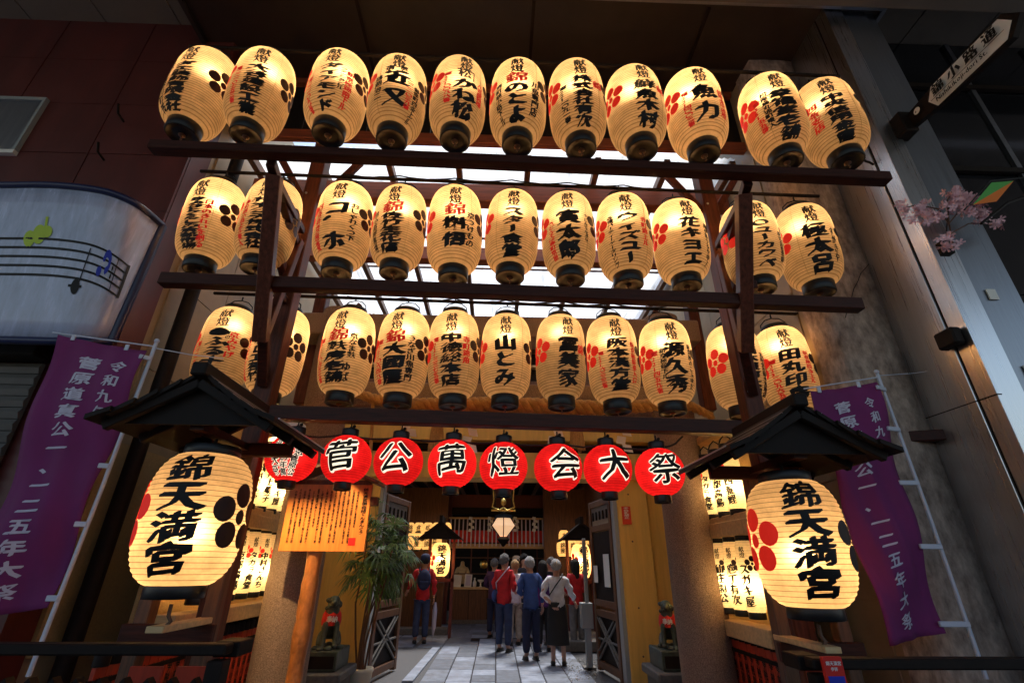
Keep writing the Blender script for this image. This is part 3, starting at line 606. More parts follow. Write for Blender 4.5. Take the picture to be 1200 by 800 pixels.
for i, x in enumerate((478, 549, 648, 727)): shide(P(x, 492, 5.28), .1, .36, 4, label='white zigzag paper streamer under the straw rope, '+('behind the wide open-topped red lantern', 'right of the dense grass-headed red lantern', 'above the roof-shaped red lantern', 'above the open three-stroke red lantern')[i])
for i, x in enumerate((437, 682)):
    b = B().tube([P(x, 470, 5.33), P(x-1, 500, 5.33), P(x-3, 530, 5.33)], .022, 6); b.put('hanging_cord', 'rope', None, 'straight straw cord hanging from the thick rope, '+('right of the left granite column' if i == 0 else 'between two red lanterns at right'), 'cord')
# ------------------------------------------------------------------ gate
gt = empty('shrine_gate', (0, 8, 0), 'ochre timber gate with dark lintels and open lattice doors', 'gate')
def px8(x): return P(x, 650, 8.0).x
gx = [px8(v) for v in (384, 443, 722, 772)]
B().box((gx[0], 7.9, 0), (gx[1]-.06, 8.2, 2.82), .01).put('gate_post', 'ochre', gt); B().box((gx[1]-.058, 7.93, 0), (gx[1], 8.2, 2.82)).put('post_edge', 'grey', gt)
B().box((gx[2]+.06, 7.9, 0), (gx[3]-.12, 8.2, 2.82), .01).put('gate_post', 'ochre', gt); B().box((gx[2], 7.93, 0), (gx[2]+.058, 8.2, 2.82)).put('post_edge', 'grey', gt)
B().box((gx[3]-.118, 8.02, 0), (3.2, 8.2, 2.82)).put('gate_wall', 'ochre', gt); B().box((XL, 8.02, 0), (gx[0]-.002, 8.2, 2.82)).put('gate_wall', 'ochre', gt)
for z0, z1, y0, m in ((2.823, 3.24, 7.86, 'ochre'), (3.243, 3.42, 8.05, 'black'), (3.423, 3.68, 7.8, 'ochre'), (3.683, 4.55, 8.0, 'brown'), (4.553, 5.15, 8.15, 'black'), (5.153, P(600, 379, 7.9).z, 7.9, 'brown')):
    B().box((XL, y0, z0), (3.2, 8.3, z1), .008).put('lintel_board', m, gt)
B().box((XL, 8.02, 4.83), (3.2, 8.145, 4.87)).put('sill', 'pale', gt)
for i in range(6):
    B().box((XL+.6+i*1.1, 8.0, 4.553), (XL+.7+i*1.1, 8.14, 5.15)).put('mullion', 'brown', gt)
for y_ in (1.0, 1.9, 2.6, .4):
    for x_ in (gx[2]+.25, gx[0]+.3): B().ball((x_, 7.898, y_), (.014, .008, .014), 8, 4).put('nail_head', 'brown', gt)
def door(a, b, nm):
    a = Vector(a); b = Vector(b); d = (b-a); L_ = d.length; d.normalize(); n = Vector((-d.y, d.x, 0))
    if n.y > 0 : n = -n
    g = empty('gate_door', a, nm, 'door'); q = lambda s, z, o=0: a+d*s+n*o+Vector((0, 0, z))
    def bar(name, s0, z0, s1, z1, w, t=.07, m='brown', o=0): B().beam(q(s0, z0, o), q(s1, z1, o), t, w, up=(0, 0, 1)).put(name, m, g)
    for s in (.05, L_-.05): B().beam(q(s, .03), q(s, 2.6), .1, .08, up=n).put('stile', 'brown', g)
    for z in (.12, .85, 1.0, 2.15, 2.55): bar('rail', .1, z, L_-.1, z, .1)
    B().beam(q(.1, 1.57, .0), q(L_-.1, 1.57, .0), .03, 1.04).put('upper_panel', 'black', g)
    B().beam(q(.1, 2.35, .0), q(L_-.1, 2.35, .0), .03, .3).put('grey_panel', 'steel2', g)
    B().beam(q(.1, .48, -.02), q(L_-.1, .48, -.02), .02, .64).put('lower_panel', 'black', g)
    for s0, s1 in ((.1, L_-.1), (L_-.1, .1)):
        bar('cross_brace', s0, .19, s1, .78, .035, .03, 'pedestal', .02); bar('cross_brace', s0, .3, (s0+s1)/2*1.0+(s1-s0)*.35, .78, .03, .026, 'pedestal', .025)
    bar('cross_brace', .1, .48, L_-.1, .48, .03, .03, 'pedestal', .015)
    for i in range(5): B().beam(q(.2+i*(L_-.4)/4, 2.28, .02), q(.2+i*(L_-.4)/4, 2.42, .02), .04, .03, up=n).put('slot_bar', 'black', g)
    return g, q
dR, qR = door((gx[2]+.02, 8.15, 0), P(695, 650, 9.25).xy.to_3d(), 'right gate door of dark wood with an X braced lower panel, swung open')
dL, qL = door((gx[1]-.02, 8.15, 0), P(474, 650, 9.25).xy.to_3d(), 'left gate door of dark wood with an X braced lower panel, behind the palm')
def sheet(name, a, b, h, m, label, cat, t=.004, lines=0, ink='ink', txt=None, sz=.02):
    """upright sheet between ground-plan points a and b (z = bottom)"""
    a = Vector(a); b = Vector(b); d = (b-a); w = d.length; d.normalize(); n = Vector((d.y, -d.x, 0)); g = empty(name, a, label, cat)
    B().prism([a, b, b+Vector((0, 0, h)), a+Vector((0, 0, h))], -n*t).put('sheet', m, g)
    fn = lambda x, z, l: tuple(d*x+n*(l+.001)+Vector((0, 0, z)))
    if txt:
        k = Ink()
        for (tt, x, z0, z1, s) in txt: k.col(tt, x*w, z0*h, z1*h, s*w, False, .03)
        k.build('lettering', ink, g, fn, 0, 0, nib=3)
    return g, fn, w
sheet('white_notice', qR(.15, 1.25, .055), qR(.42, 1.25, .055), .48, 'paperwhite', 'white paper notice pinned on the open right door', 'notice', txt=[('御祈祷受付', .5, .9, .2, .35)])
sheet('blue_notice', qR(.75, 1.3, .055), qR(.95, 1.3, .055), .26, 'paperwhite', 'small bluish notice farther along the right door', 'notice', ink='blue', txt=[('お守り', .5, .9, .2, .5)])
c = P(730, 614, 7.89); e_ = P(740.5, 614, 7.89); sheet('red_sticker', (c.x, 7.893, c.z), (e_.x, 7.893, c.z), .27, 'redpaper', 'narrow red sticker with white characters high on the right ochre post', 'sticker', ink='white', txt=[('千社札禁止', .5, .95, .3, .6)])
# ------------------------------------------------------------------ big lanterns under little roofs
BR, BH = .3, .388
big_me, BHH = shade_mesh('paper_shade', BR, BH, .17, 25, 'paperbig', 48, 3.1, .006)
M['paperbig'].name = 'large_lantern_paper'
def big_lantern(cx, cy, D, txc, label, roof_label, s):
    c = P(cx, cy, D); ac = atan2(-c.x, c.y); rot = ac+asin((txc-cx)/72)
    t = empty('large_paper_lantern', c, label, 'lantern', None, rot)
    link('paper_shade', big_me, t)
    link('top_ring', ring_mesh(.17, BH-.01, BH+.06).mesh('top_ring', 'ring'), t); link('bottom_ring', ring_mesh(.165, -BH-.07, -BH+.01).mesh('bottom_ring', 'ring'), t)
    h = B(); h.tube([(0, 0, -BH-.1), (0, 0, -BH-.16), (.02, 0, -BH-.19), (0, 0, -BH-.215)], .012, 6); link('bottom_hook', h.mesh('bottom_hook', 'brown'), t)
    C = crest_ink(1.5)
    f = lantern_surface(BR, BHH, 3.1, radians(72)); o = C.build('plum_crest', 'crestb', t, f, nib=1, dx=.04, dz=.05); o['label'] = 'dark plum crest'
    f = lantern_surface(BR, BHH, 3.1, radians(-72)); o = C.build('plum_crest', 'crestr', t, f, nib=1, dx=.04, dz=.05); o['label'] = 'red plum crest'
    k = Ink(); k.col('錦天満宮', 0, .36, -.33, .255, nib=.055, fill=1.04); k.build('lettering', 'ink', t, lantern_surface(BR, BHH, 3.1), .04, .05, nib=6)
    bulb(t, -.08, 8, (1, .76, .46), .05)
    # stand
    g = empty('lantern_stand', (c.x, D+.05, 0), roof_label, 'stand')
    ez = c.z+BH+.14; yf, yb = D-.36, D+.5; hw = .54; rz_ = .33
    lc = P(204 if s < 0 else 951, 742, D+.47).x
    for sx in (-1, 1): B().box((lc+sx*.22-.045, D+.42, 0), (lc+sx*.22+.045, D+.52, ez+.05), .006).put('leg', 'brown', g)
    B().box((lc-.3, D+.37, c.z-BH-.36), (lc+.3, D+.415, c.z-BH-.24), .006).put('crossbar', 'wood', g)
    B().box((c.x-.05, D-.1, c.z-BH-.24), (c.x+.05, D+.5, c.z-BH-.205), .004).put('hook_arm', 'pale', g)
    B().box((c.x-.36, D+.36, ez-.06), (c.x+.36, D+.42, ez+.04), .006).put('crossbar', 'wood', g)
    for sx in (-1, 1):
        a0 = Vector((c.x, yf, ez+rz_)); a1 = Vector((c.x+sx*hw, yf, ez))
        for i in range(5):   # overlapping roof boards, curving
            u0, u1 = i/5, (i+1)/5+.05
            def q(u, y, dz=0): return Vector((c.x+sx*hw*u, y, ez+rz_*max(0, 1-u)**1.25+dz))
            B().add([q(u0, yf-.02*i, .03+.0), q(u1, yf-.02*i, .02), q(u1, yb, .02), q(u0, yb, .03), q(u0, yf-.02*i, .0), q(u1, yf-.02*i, -.012), q(u1, yb, -.012), q(u0, yb, 0)], [(0,1,2,3),(7,6,5,4),(0,4,5,1),(1,5,6,2),(2,6,7,3),(3,7,4,0)]).put('roof_board', 'black', g)
            B().beam(q(min(1.05, u1), yf-.02, .025), q(min(1.05, u1), yb, .025), .01, .01).put('roof_highlight_batten', 'steel2', g)  # pale metal strips put in as highlights along the roof boards
        for y in (yf+.02, D, yb-.05): B().beam(Vector((c.x, y, ez+rz_-.07)), Vector((c.x+sx*(hw-.03), y, ez-.03)), .05, .06).put('rafter', 'black', g)
    B().box((c.x-.05, yf-.05, ez+rz_-.03), (c.x+.05, yb+.03, ez+rz_+.06), .01).put('ridge_cap', 'black', g)
    b = B(); b.prism([Vector((c.x-hw+.1, yf+.06, ez)), Vector((c.x+hw-.1, yf+.06, ez)), Vector((c.x, yf+.06, ez+rz_-.06))], (0, .02, 0)); b.put('gable_board', 'black', g)
    B().box((c.x-.045, D-.25, ez-.02), (c.x+.045, D+.4, ez+.03)).put('hanging_beam', 'wood', g)
    B().tube([(c.x, D, c.z+BH+.05), (c.x, D, ez)], .01, 6).put('hook', 'wire', g)
big_lantern(229, 606, 3.3, 205, 'large cream lantern with a dark plum crest at its right, left of the gate', 'small dark gabled roof on wooden legs above the left large lantern', -1)
big_lantern(936, 634, 3.42, 954, 'large cream lantern with a red plum crest at its left, right of the gate', 'small dark gabled roof on wooden legs above the right large lantern', 1)
# street side opposite, behind the camera
op = B().box((-16, -8.3, 0), (16, -8, 3.4)).put('opposite_shops', 'beige', None, kind='structure')
# ------------------------------------------------------------------ side lantern racks and vermilion boards
LR, LH = .1, .31
long_me, LHH = shade_mesh('paper_shade', LR, LH, .075, 26, 'paperlong', 28, 3.6, .002)
lt_me = ring_mesh(.078, LH-.01, LH+.04, seg=18).mesh('top_ring', 'ring'); lb_me = ring_mesh(.078, -LH-.05, -LH+.01, seg=18).mesh('bottom_ring', 'ring')
hb = B(); hb.tube([(-.08, 0, LH+.04), (-.05, 0, LH+.1), (0, 0, LH+.14), (.05, 0, LH+.1), (.08, 0, LH+.04)], .008, 5); lh_me = hb.mesh('wire_handle', 'wire')
LT = ['仙庄閣公', 'タカラ食堂', 'スガキ屋', '小西養鯉', '中村さんち', '庖丁有次', '京都高島', '井上菓子']
place = ['nearest', 'second', 'third', 'fourth', 'fifth', 'farthest']
def long_lantern(c, rot, txt, label, group, red):
    t = empty('long_paper_lantern', c, label, 'lantern', group, rot)
    link('paper_shade', long_me, t); link('top_ring', lt_me, t); link('bottom_ring', lb_me, t); link('wire_handle', lh_me, t)
    k = Ink(); k.col('献燈', 0, .25, .15, .05, nib=.04); k.col(txt, 0, .1, -.26, .09, nib=.07); k.build('lettering', 'ink', t, lantern_surface(LR, LHH, 3.6), .05, 0, nib=3)
    C = crest_ink(.5); f0 = lantern_surface(LR, LHH, 3.6, radians(45*red)); C.build('plum_crest', 'crestr' if red < 0 else 'crestb', t, lambda x, z, l: f0(x, z+.1, l), nib=1, dx=.06, dz=0)
    bulb(t, -.08, 5.0, (1, .8, .5))
for side, X, rot, tiers in (('left', -2.74, radians(55), ((.0, [5.0, 5.28, 5.56, 5.84, 6.12, 6.4]), (.88, [5.28, 5.56, 5.84, 6.12, 6.4]))), ('right', 2.42, radians(-50), ((0, [4.95, 5.23, 5.51, 5.79, 6.07, 6.35]), (.9, [4.95, 5.23, 5.51, 5.79, 6.07, 6.35])))):
    g = empty('lantern_shelf', (X, 5.7, 0), f'pale wooden shelves holding small lanterns on the {side} of the forecourt', 'shelf')
    for ti, (dz, Ds) in enumerate(tiers):
        zc = (1.57 if side == 'left' else 1.48)+dz
        for i, D in enumerate(Ds):
            long_lantern(Vector((X, D, zc)), rot, LT[(i*3+ti+(side == 'right')*2) % 8], f'small long cream lantern, {place[i]} on the {"upper" if ti else "lower"} {side} shelf', f'small lanterns on the {side} shelves', -1 if (side == 'left') != (ti == 1) else 1)
        B().box((X-.1, 4.6, zc-LH-.24), (X+.1, 6.8, zc-LH-.1), .006).put('shelf_board', 'pale', g)
        B().box((X-.07, 4.6, zc+LH+.16), (X+.07, 6.8, zc+LH+.24), .006).put('top_board', 'pale', g)
    s = -1 if side == 'left' else 1
    B().box((X+s*.24, 4.6, 0), (X+s*.27, 6.8, 3.1)).put('back_board', 'plaster', g)
    for y in (4.62, 6.75): B().box((X+s*.12, y, 0), (X+s*.22, y+.08, 3.1)).put('upright', 'pale', g)
    f = empty('donor_fence', (X, 5.5, 0), f'row of vermilion donor boards with black wavy caps under the {side} lantern shelf', 'fence')
    for i in range(26):
        y = 3.95+i*.115; B().box((X-.02*s-.014, y, 0), (X-.02*s+.014, y+.108, .9)).put('donor_board', 'redwall', f)
        k = Ink(); k.col('奉納錦小路青物商', 0, .84, .1, .06, nib=.05)
        o = k.build('lettering', 'ink', f, lambda x, z, l, y=y: (-.02*s-s*(.016+l), y-5.5+.054+s*x, z), 0, 0, nib=2)
        B().lathe([(.052, .903), (.052, .98), (.03, 1.0), (.001, 1.005)], 8, (X-.02*s, y+.054, 0)).put('black_cap', 'black', f)
    B().box((X-.02*s-.03, 3.95, .80), (X-.02*s+.03, 6.88, .83)).put('rail', 'black', f)
# ------------------------------------------------------------------ floodlight, notice board, log post
fl = empty('floodlight', P(334, 506, 4.7), 'cream box floodlight beside the half hidden red lantern', 'lamp')
c = fl.location.copy(); B().box(c+Vector((-.12, .0, -.1)), c+Vector((.12, .2, .12)), .01).put('lamp_housing', 'paperwhite', fl)
sp = bpy.data.lights.new('lamp', 'SPOT'); sp.energy = 150; sp.color = (1, .62, .26); sp.spot_size = radians(62); sp.spot_blend = .25; sp.shadow_soft_size = .02
so = bpy.data.objects.new('lamp', sp); COL.objects.link(so); so.parent = fl; tgt = P(378, 660, 5.3)
so.location = (-.02, -.3, -.05); so.rotation_euler = (tgt-(c+so.location)).to_track_quat('-Z', 'Y').to_euler()
B().box(c+Vector((-.06, -.2, -.14)), c+Vector((.06, -.001, -.1))).put('lamp_visor', 'black', fl)
nb = empty('notice_board', P(380, 640, 5.15), 'orange lit wooden notice board dense with brushed columns under a little roof', 'notice board')
q = [P(327, 643, 5.15), P(426, 649, 5.12), P(434, 570, 5.15), P(336, 566, 5.18)]
zb = (q[0].z+q[1].z)/2; zt = (q[2].z+q[3].z)/2; xa_, xb_ = q[0].x, q[1].x
B().box((xa_, 5.13, zb), (xb_, 5.16, zt), .004).put('board', 'board', nb)
def nbf(x, z, l): return (x+xa_-nb.location.x, 5.13-.0015-l*.4-nb.location.y, z+zb-nb.location.z)
k = Ink(); w_, h_ = xb_-xa_, zt-zb
k.col('錦天満宮御由緒てんまんぐう', w_*.93, h_*.95, h_*.25, .05, nib=.05)
body = '嵯峨天皇の御代に菅原道真公の旧邸に創建され社殿は河原院に鎮座す正親町天皇の天正年間に現在の地に遷座し錦の天神さんと呼ばれ商売繁盛学業成就の神として崇敬を集める境内の名水は良水として知られる'
for i in range(15):
    x = w_*(.84-.054*i); s0 = (i*7) % len(body); tt = (body+body)[s0:s0+18 if i % 3 else s0+13]; k.col(tt, x, h_*(.93 if i % 2 else .9), h_*(.12 if i % 3 else .35), .022, False, .06)
k.build('lettering', 'ink', nb, nbf, 0, 0, nib=2)
k = Ink(); k.quad(w_*.8, h_*.09, w_*.88, h_*.2); k.build('red_seal', 'redink', nb, nbf, 0, 0, nib=1)
for sx in (-1, 1): B().beam(Vector(((xa_+xb_)/2, 5.1, zt+.2)), Vector(((xa_+xb_)/2+sx*.52, 5.1, zt+.0)), .3, .035).put('roof_plank', 'brown', nb)
B().box((xa_+.02, 5.165, zt-.02), (xb_-.02, 5.2, zt+.05)).put('top_rail', 'brown', nb)
B().box((xb_+.0, 5.11, zt-.2), (xb_+.07, 5.2, zt-.12)).put('peg', 'brown', nb)
b = B(); a = P(369, 650, 5.23); n = 30; pts = []; rr = []
for i in range(n+1): pts.append(Vector((a.x, 5.23, zt*i/n))); rr.append(.075+random.uniform(-.008, .008))
b.tube(pts, rr, 12).put('carved_post', 'log', nb)
# ------------------------------------------------------------------ guardian statues on pedestals
def skin(name, m, verts, edges, radii, parent=None, sub=2, origin=None, root=0):
    me = bpy.data.meshes.new(name); me.from_pydata([Vector(v) for v in verts], edges, []); o = bpy.data.objects.new(name, me); COL.objects.link(o)
    o.modifiers.new('s', 'SKIN'); 
    for i, r in enumerate(radii):
        me.skin_vertices[0].data[i].radius = (r, r) if not hasattr(r, '__len__') else r; me.skin_vertices[0].data[i].use_root = (i == root)
    o.modifiers.new('u', 'SUBSURF').levels = sub; o.modifiers['s'].use_smooth_shade = True; o.modifiers['s'].branch_smoothing = .6
    bpy.context.view_layer.update(); dg = bpy.context.evaluated_depsgraph_get(); me2 = bpy.data.meshes.new_from_object(o.evaluated_get(dg)); bpy.data.objects.remove(o)
    me2.materials.clear(); me2.materials.append(M[m] if isinstance(m, str) else m); me2.name = name
    return link(name, me2, parent)
def guardian(c, h, rz, label, plabel, flip=1):
    t = empty('guardian_dog_statue', c, label, 'statue', None, rz); s = h/.62
    V = [(0,.05,.16),(0,-.02,.26),(0,-.08,.38),(0,-.1,.45),(0,-.13,.53),(0,-.2,.51),(0,-.25,.5), (-.07,-.13,.26),(-.075,-.15,.12),(-.075,-.17,.02),(-.075,-.22,.015),(.07,-.13,.26),(.075,-.15,.12),(.075,-.17,.02),(.075,-.22,.015),
         (-.1,.08,.12),(-.12,-.02,.05),(-.12,-.08,.02),(.1,.08,.12),(.12,-.02,.05),(.12,-.08,.02),(0,.14,.14),(0,.18,.28),(0,.15,.38),(-.06,-.1,.59),(.06,-.1,.59),(0,-.19,.57)]
    E_ = [(0,1),(1,2),(2,3),(3,4),(4,5),(5,6),(2,7),(7,8),(8,9),(9,10),(2,11),(11,12),(12,13),(13,14),(0,15),(15,16),(16,17),(0,18),(18,19),(19,20),(0,21),(21,22),(22,23),(4,24),(4,25),(5,26)]
    Rr = [.11,.105,.1,.08,.085,.06,.045,.045,.035,.035,.03,.045,.035,.035,.03,.08,.05,.03,.08,.05,.03,.04,.06,.02,.025,.025,.02]
    skin('body', 'bronze', [tuple(x*s for x in v) for v in V], E_, [r*s for r in Rr], t, 2)
    b = B()
    for k in range(26): a = 2*pi*k/26; b.ball((cos(a)*.085*s, (-.1+sin(a)*.06)*s, (.5+.05*sin(3*k))*s), .026*s, 6, 4)
    link('mane', b.mesh('mane', 'bronze'), t)
    b = B(); pr = [(.085, .43), (.115, .38), (.125, .3), (.118, .25)]; vs = []
    for r, z in pr:
        for k in range(17): a = radians(-110+220*k/16); vs.append(((r+.006*sin(k*1.7))*sin(a)*s, (-.055-(r+.006*sin(k*1.7))*cos(a))*s, z*s))
    b.add(vs, [(i*17+k, i*17+k+1, (i+1)*17+k+1, (i+1)*17+k) for i in range(3) for k in range(16)], True); link('red_bib', b.mesh('red_bib', 'redcloth'), t)
    k = Ink(); k.char('奉', -.035*s, .33*s, .07*s, .08*s, True, .06); k.char('納', .035*s, .33*s, .07*s, .08*s, True, .06)
    k.build('bib_lettering', 'white', t, lambda x, z, l: (x, (-.055-.127*cos(x/(.125*s)))*s-.004, z), .03, 0, nib=3)
    b = B()
    for k in range(9): b.ball((random.uniform(-.16, .16)*s, random.uniform(-.24, .2)*s, .0), (.06*s, .06*s, .035*s), 7, 4)
    link('rock_base', b.mesh('rock_base', 'bronze'), t)
    p = empty('statue_pedestal', (c.x, c.y, 0), plabel, 'pedestal'); z = c.z-.012
    B().box((c.x-.2, c.y-.26, z-.2), (c.x+.2, c.y+.26, z), .01).put('plinth', 'bronze', p); B().box((c.x-.17, c.y-.265, z-.17), (c.x+.17, c.y-.262, z-.05)).put('plinth_panel', 'black', p)
    B().box((c.x-.29, c.y-.36, z-.3), (c.x+.29, c.y+.36, z-.203), .015).put('cap_slab', 'pedestal', p); B().box((c.x-.24, c.y-.31, 0), (c.x+.24, c.y+.31, z-.303), .012).put('block', 'pedestal', p)
guardian(P(384, 757, 6.75), .56, radians(18), 'green bronze guardian dog wearing a red bib, beside the left ochre post', 'stepped grey stone pedestal under the left guardian dog')
guardian(P(786, 757, 6.75), .52, radians(-20), 'green bronze guardian dog in a red bib, half hidden by the right granite column', 'stepped grey stone pedestal under the right guardian dog')
# ------------------------------------------------------------------ potted palm
pot = P(422, 786, 7.35); pm = empty('potted_palm', (pot.x, 7.35, 0), 'tall fan palm with thin bare stems in a white pot by the left post', 'plant')
B().lathe([(.001, .02), (.1, .0), (.12, .01), (.155, .3), (.165, .315), (.165, .35), (.14, .355), (.13, .31), (.001, .31)], 28, (pot.x, 7.35, 0)).put('pot', 'pot', pm)
tops = []
for i in range(9):
    a = Vector((pot.x+random.uniform(-.07, .07), 7.35+random.uniform(-.07, .07), .3)); e = P(random.uniform(430, 462), random.uniform(628, 680), 7.35+random.uniform(-.25, .25)); m_ = a.lerp(e, .5)+Vector((random.uniform(-.1, .02), 0, 0))
    B().tube([a, a.lerp(m_, .5)+Vector((-.01, 0, 0)), m_, m_.lerp(e, .5)+Vector((.01, 0, 0)), e], [.016, .015, .013, .012, .01], 6).put('stem', 'brown', pm); tops.append(e)
lf = [B() for _ in range(3)]
def fan(b, c, d, L_):
    d = d.normalized(); u = d.cross(Vector((0, 0, 1))).normalized(); w = u.cross(d)
    n = 9
    for k in range(n):
        a = radians(-75+150*k/(n-1)+random.uniform(-5, 5)); q = (d*cos(a)+u*sin(a)).normalized(); l = L_*random.uniform(.75, 1.05); s_ = q.cross(w).normalized()*.013
        p1 = c+q*l*.45+w*.02; p2 = c+q*l*.8+Vector((0, 0, -.03*l/.2)); p3 = c+q*l+Vector((0, 0, -.09*l/.25))
        b.add([c, p1-s_, p1+s_, p2-s_*.8, p2+s_*.8, p3], [(0,1,2),(1,3,4,2),(3,5,4)])
fans = 0
for i in range(95):
    e = random.choice(tops+[P(random.uniform(425, 470), random.uniform(600, 665), 7.35+random.uniform(-.3, .3))]*3) if i > 10 else tops[i % 9]
    d = Vector((random.uniform(-1, 1), random.uniform(-1, .6), random.uniform(-.5, .8))).normalized(); st = e+d*random.uniform(.12, .3)
    b = B(); b.tube([e, e.lerp(st, .5)+Vector((0, 0, .02)), st], .004, 4, cap=False); fan(b, st, (d+Vector((0, 0, -.25))), random.uniform(.2, .32)); b.put('fan_leaf', 'leaf', pm)
# ------------------------------------------------------------------ foreground fences
def fence(x0, x1, D, zt, side, n):
    f = empty('picket_fence', ((x0+x1)/2, D, 0), f'low blackened fence with pointed pickets in the lower {side} corner', 'fence')
    B().box((x0, D-.05, zt-.05), (x1, D+.04, zt), .008).put('top_rail', 'black', f); B().box((x0, D-.02, .3), (x1, D+.02, .38)).put('bottom_rail', 'black', f)
    sx = 1 if side == 'left' else -1; xe = x1 if side == 'left' else x0
    B().box((xe-sx*.08, D-.045, 0), (xe-sx*.0, D+.04, zt-.072), .004).put('end_post', 'black', f)
    B().box((xe-sx*.11, D+.052, zt-.07), (xe+sx*.02, D+.22, zt), .006).put('return_rail', 'black', f)
    for i in range(n):
        x = x0+(x1-x0)*(i+.5)/n; w = (x1-x0)/n*.36; h = zt-.16
        B().prism([(x-w, D+.06, .1), (x+w, D+.06, .1), (x+w, D+.06, h-.05), (x, D+.06, h), (x-w, D+.06, h-.05)], (0, .05, 0)).put('picket', 'black', f)
    return f
a, b_ = P(-60, 752, 2.9), P(270, 758, 2.9); fence(a.x, b_.x, 2.9, a.z, 'left', 12)
a, b_ = P(945, 768, 2.95), P(1225, 770, 2.95); fence(a.x, b_.x, 2.95, b_.z, 'right', 12)
B().box((P(945, 790, 3.1).x, 3.08, .2), (P(964, 790, 3.1).x, 3.1, P(950, 772, 3.1).z)).put('vermilion_board', 'redwall', None, 'vermilion board end behind the lower right fence', 'board')
for i, (xa_, xb_) in enumerate(((150, 188), (205, 262))):
    B().box((P(xa_, 790, 3.4).x, 3.4, .2), (P(xb_, 790, 3.4).x, 3.42, 1.0)).put('vermilion_board', 'redwall', None, 'vermilion board glimpsed between the left pickets, '+('left piece' if i == 0 else 'right piece'), 'board')
ps = empty('red_poster', P(978, 786, 2.86), 'small red poster with white and blue print on the lower right fence', 'poster')
c = ps.location.copy(); w_, h_ = .1, .125; fnp = lambda x, z, l: (x, -l-.003, z)
B().box(c+Vector((-w_/2, -.003, -h_/2)), c+Vector((w_/2, .02, h_/2))).put('sheet', 'redcloth', ps)
k = Ink(); k.row('錦天満宮', -.04, .035, .02, .03); k.row('参拝', -.02, .01, .018, .03); k.build('lettering', 'white', ps, fnp, 0, 0, nib=2)
k = Ink(); k.quad(-.042, -.055, .042, -.02); k.build('blue_block', 'blue', ps, fnp, 0, 0, nib=1)
# ------------------------------------------------------------------ purple banners
def banner(TL, TR, BR_, BL, D, pole_top, pole_bot, tabs, side):
    q = [P(*TL, D), P(*TR, D), P(*BR_, D), P(*BL, D)]
    g = empty('purple_banner', (q[2].x, D, 0), f'long purple festival banner with white characters on the {side} side', 'banner')
    L0 = g.location.copy()
    def fn(u, v, l=0):  # u 0..1 across, v 0..1 down
        p = q[0].lerp(q[1], u).lerp(q[3].lerp(q[2], u), v); y = .03*sin(u*5+v*4)*(.3+v)+.028*sin(v*13+u*3)+.012*sin(u*17-v*9); return Vector((p.x, D+y-l, p.z))-L0
    b = B(); nu, nv = 14, 40; vs = [fn(i/nu, j/nv) for j in range(nv+1) for i in range(nu+1)]
    if side == 'left' : pass
    b.add(vs, [(j*(nu+1)+i, j*(nu+1)+i+1, (j+1)*(nu+1)+i+1, (j+1)*(nu+1)+i) for j in range(nv) for i in range(nu)], True)
    me = b.mesh('cloth', 'purple'); o = link('cloth', me, g); o.modifiers.new('thickness', 'SOLIDIFY').thickness = .003
    Hh = (q[0]-q[3]).length; Ww = (q[0]-q[1]).length
    f2 = lambda x, z, l: tuple(fn(x/Ww, -z/Hh, l+.004))
    k = Ink(); k.col('菅原道真公一、一二五年大祭', .42*Ww, -.06*Hh, -.97*Hh, .25*Ww, nib=.035, fill=.8); k.col('令和九年', .78*Ww, -.06*Hh, -.33*Hh, .155*Ww, nib=.035, fill=.8)
    k.build('lettering', 'offwhite', g, f2, .08, .08, nib=4)
    pt, pb = P(*pole_top, D+.03), P(*pole_bot, D+.03)
    B().tube([pt, pt.lerp(pb, .5)+Vector((.01, 0, 0)), pb], .014, 8).put('pole', 'pole', g); B().ball(pt+Vector((0, 0, .02)), .02).put('pole_cap', 'pole', g)
    B().tube([P(TL[0]-3, TL[1]-3, D)+Vector((-.03, .01, 0)), pt+Vector((0, 0, -.03))], .006, 6).put('top_rod', 'pole', g)
    for v in tabs:
        e = fn(1, v)+L0; B().beam(e+Vector((-.03, -.01, 0)), pt.lerp(pb, (pt.z-e.z)/(pt.z-pb.z))+Vector((.012, -.01, 0)), .02, .035).put('tab', 'pole', g)
    for u in (.15, .75): e = fn(u, 0)+L0; B().beam(e+Vector((0, -.008, -.02)), e+Vector((0, -.008, .03)), .03, .012).put('tab', 'pole', g)
    return g
gL = banner((68, 392), (174, 412), (52, 712), (-52, 728), 3.6, (183, 402), (33, 792), (.03, .28, .5, .72, .97), 'left')
gR = banner((950, 458), (1026, 448), (1112, 742), (1040, 756), 3.72, (1028, 438), (1156, 795), (.03, .22, .45, .7, .97), 'right')
for px0, px1, D_ in (((183, 408), (262, 420), 3.6), ((1030, 440), (1110, 432), 3.8)):
    a = P(*px0, D_); b_ = P(*px1, D_); B().tube([a, a.lerp(b_, .5)-Vector((0, 0, .01)), b_], .004, 5).put('stay_string', 'pole', None, 'thin pale string tied to the top of the '+('left' if px0[0] < 600 else 'right')+' banner pole', 'string')
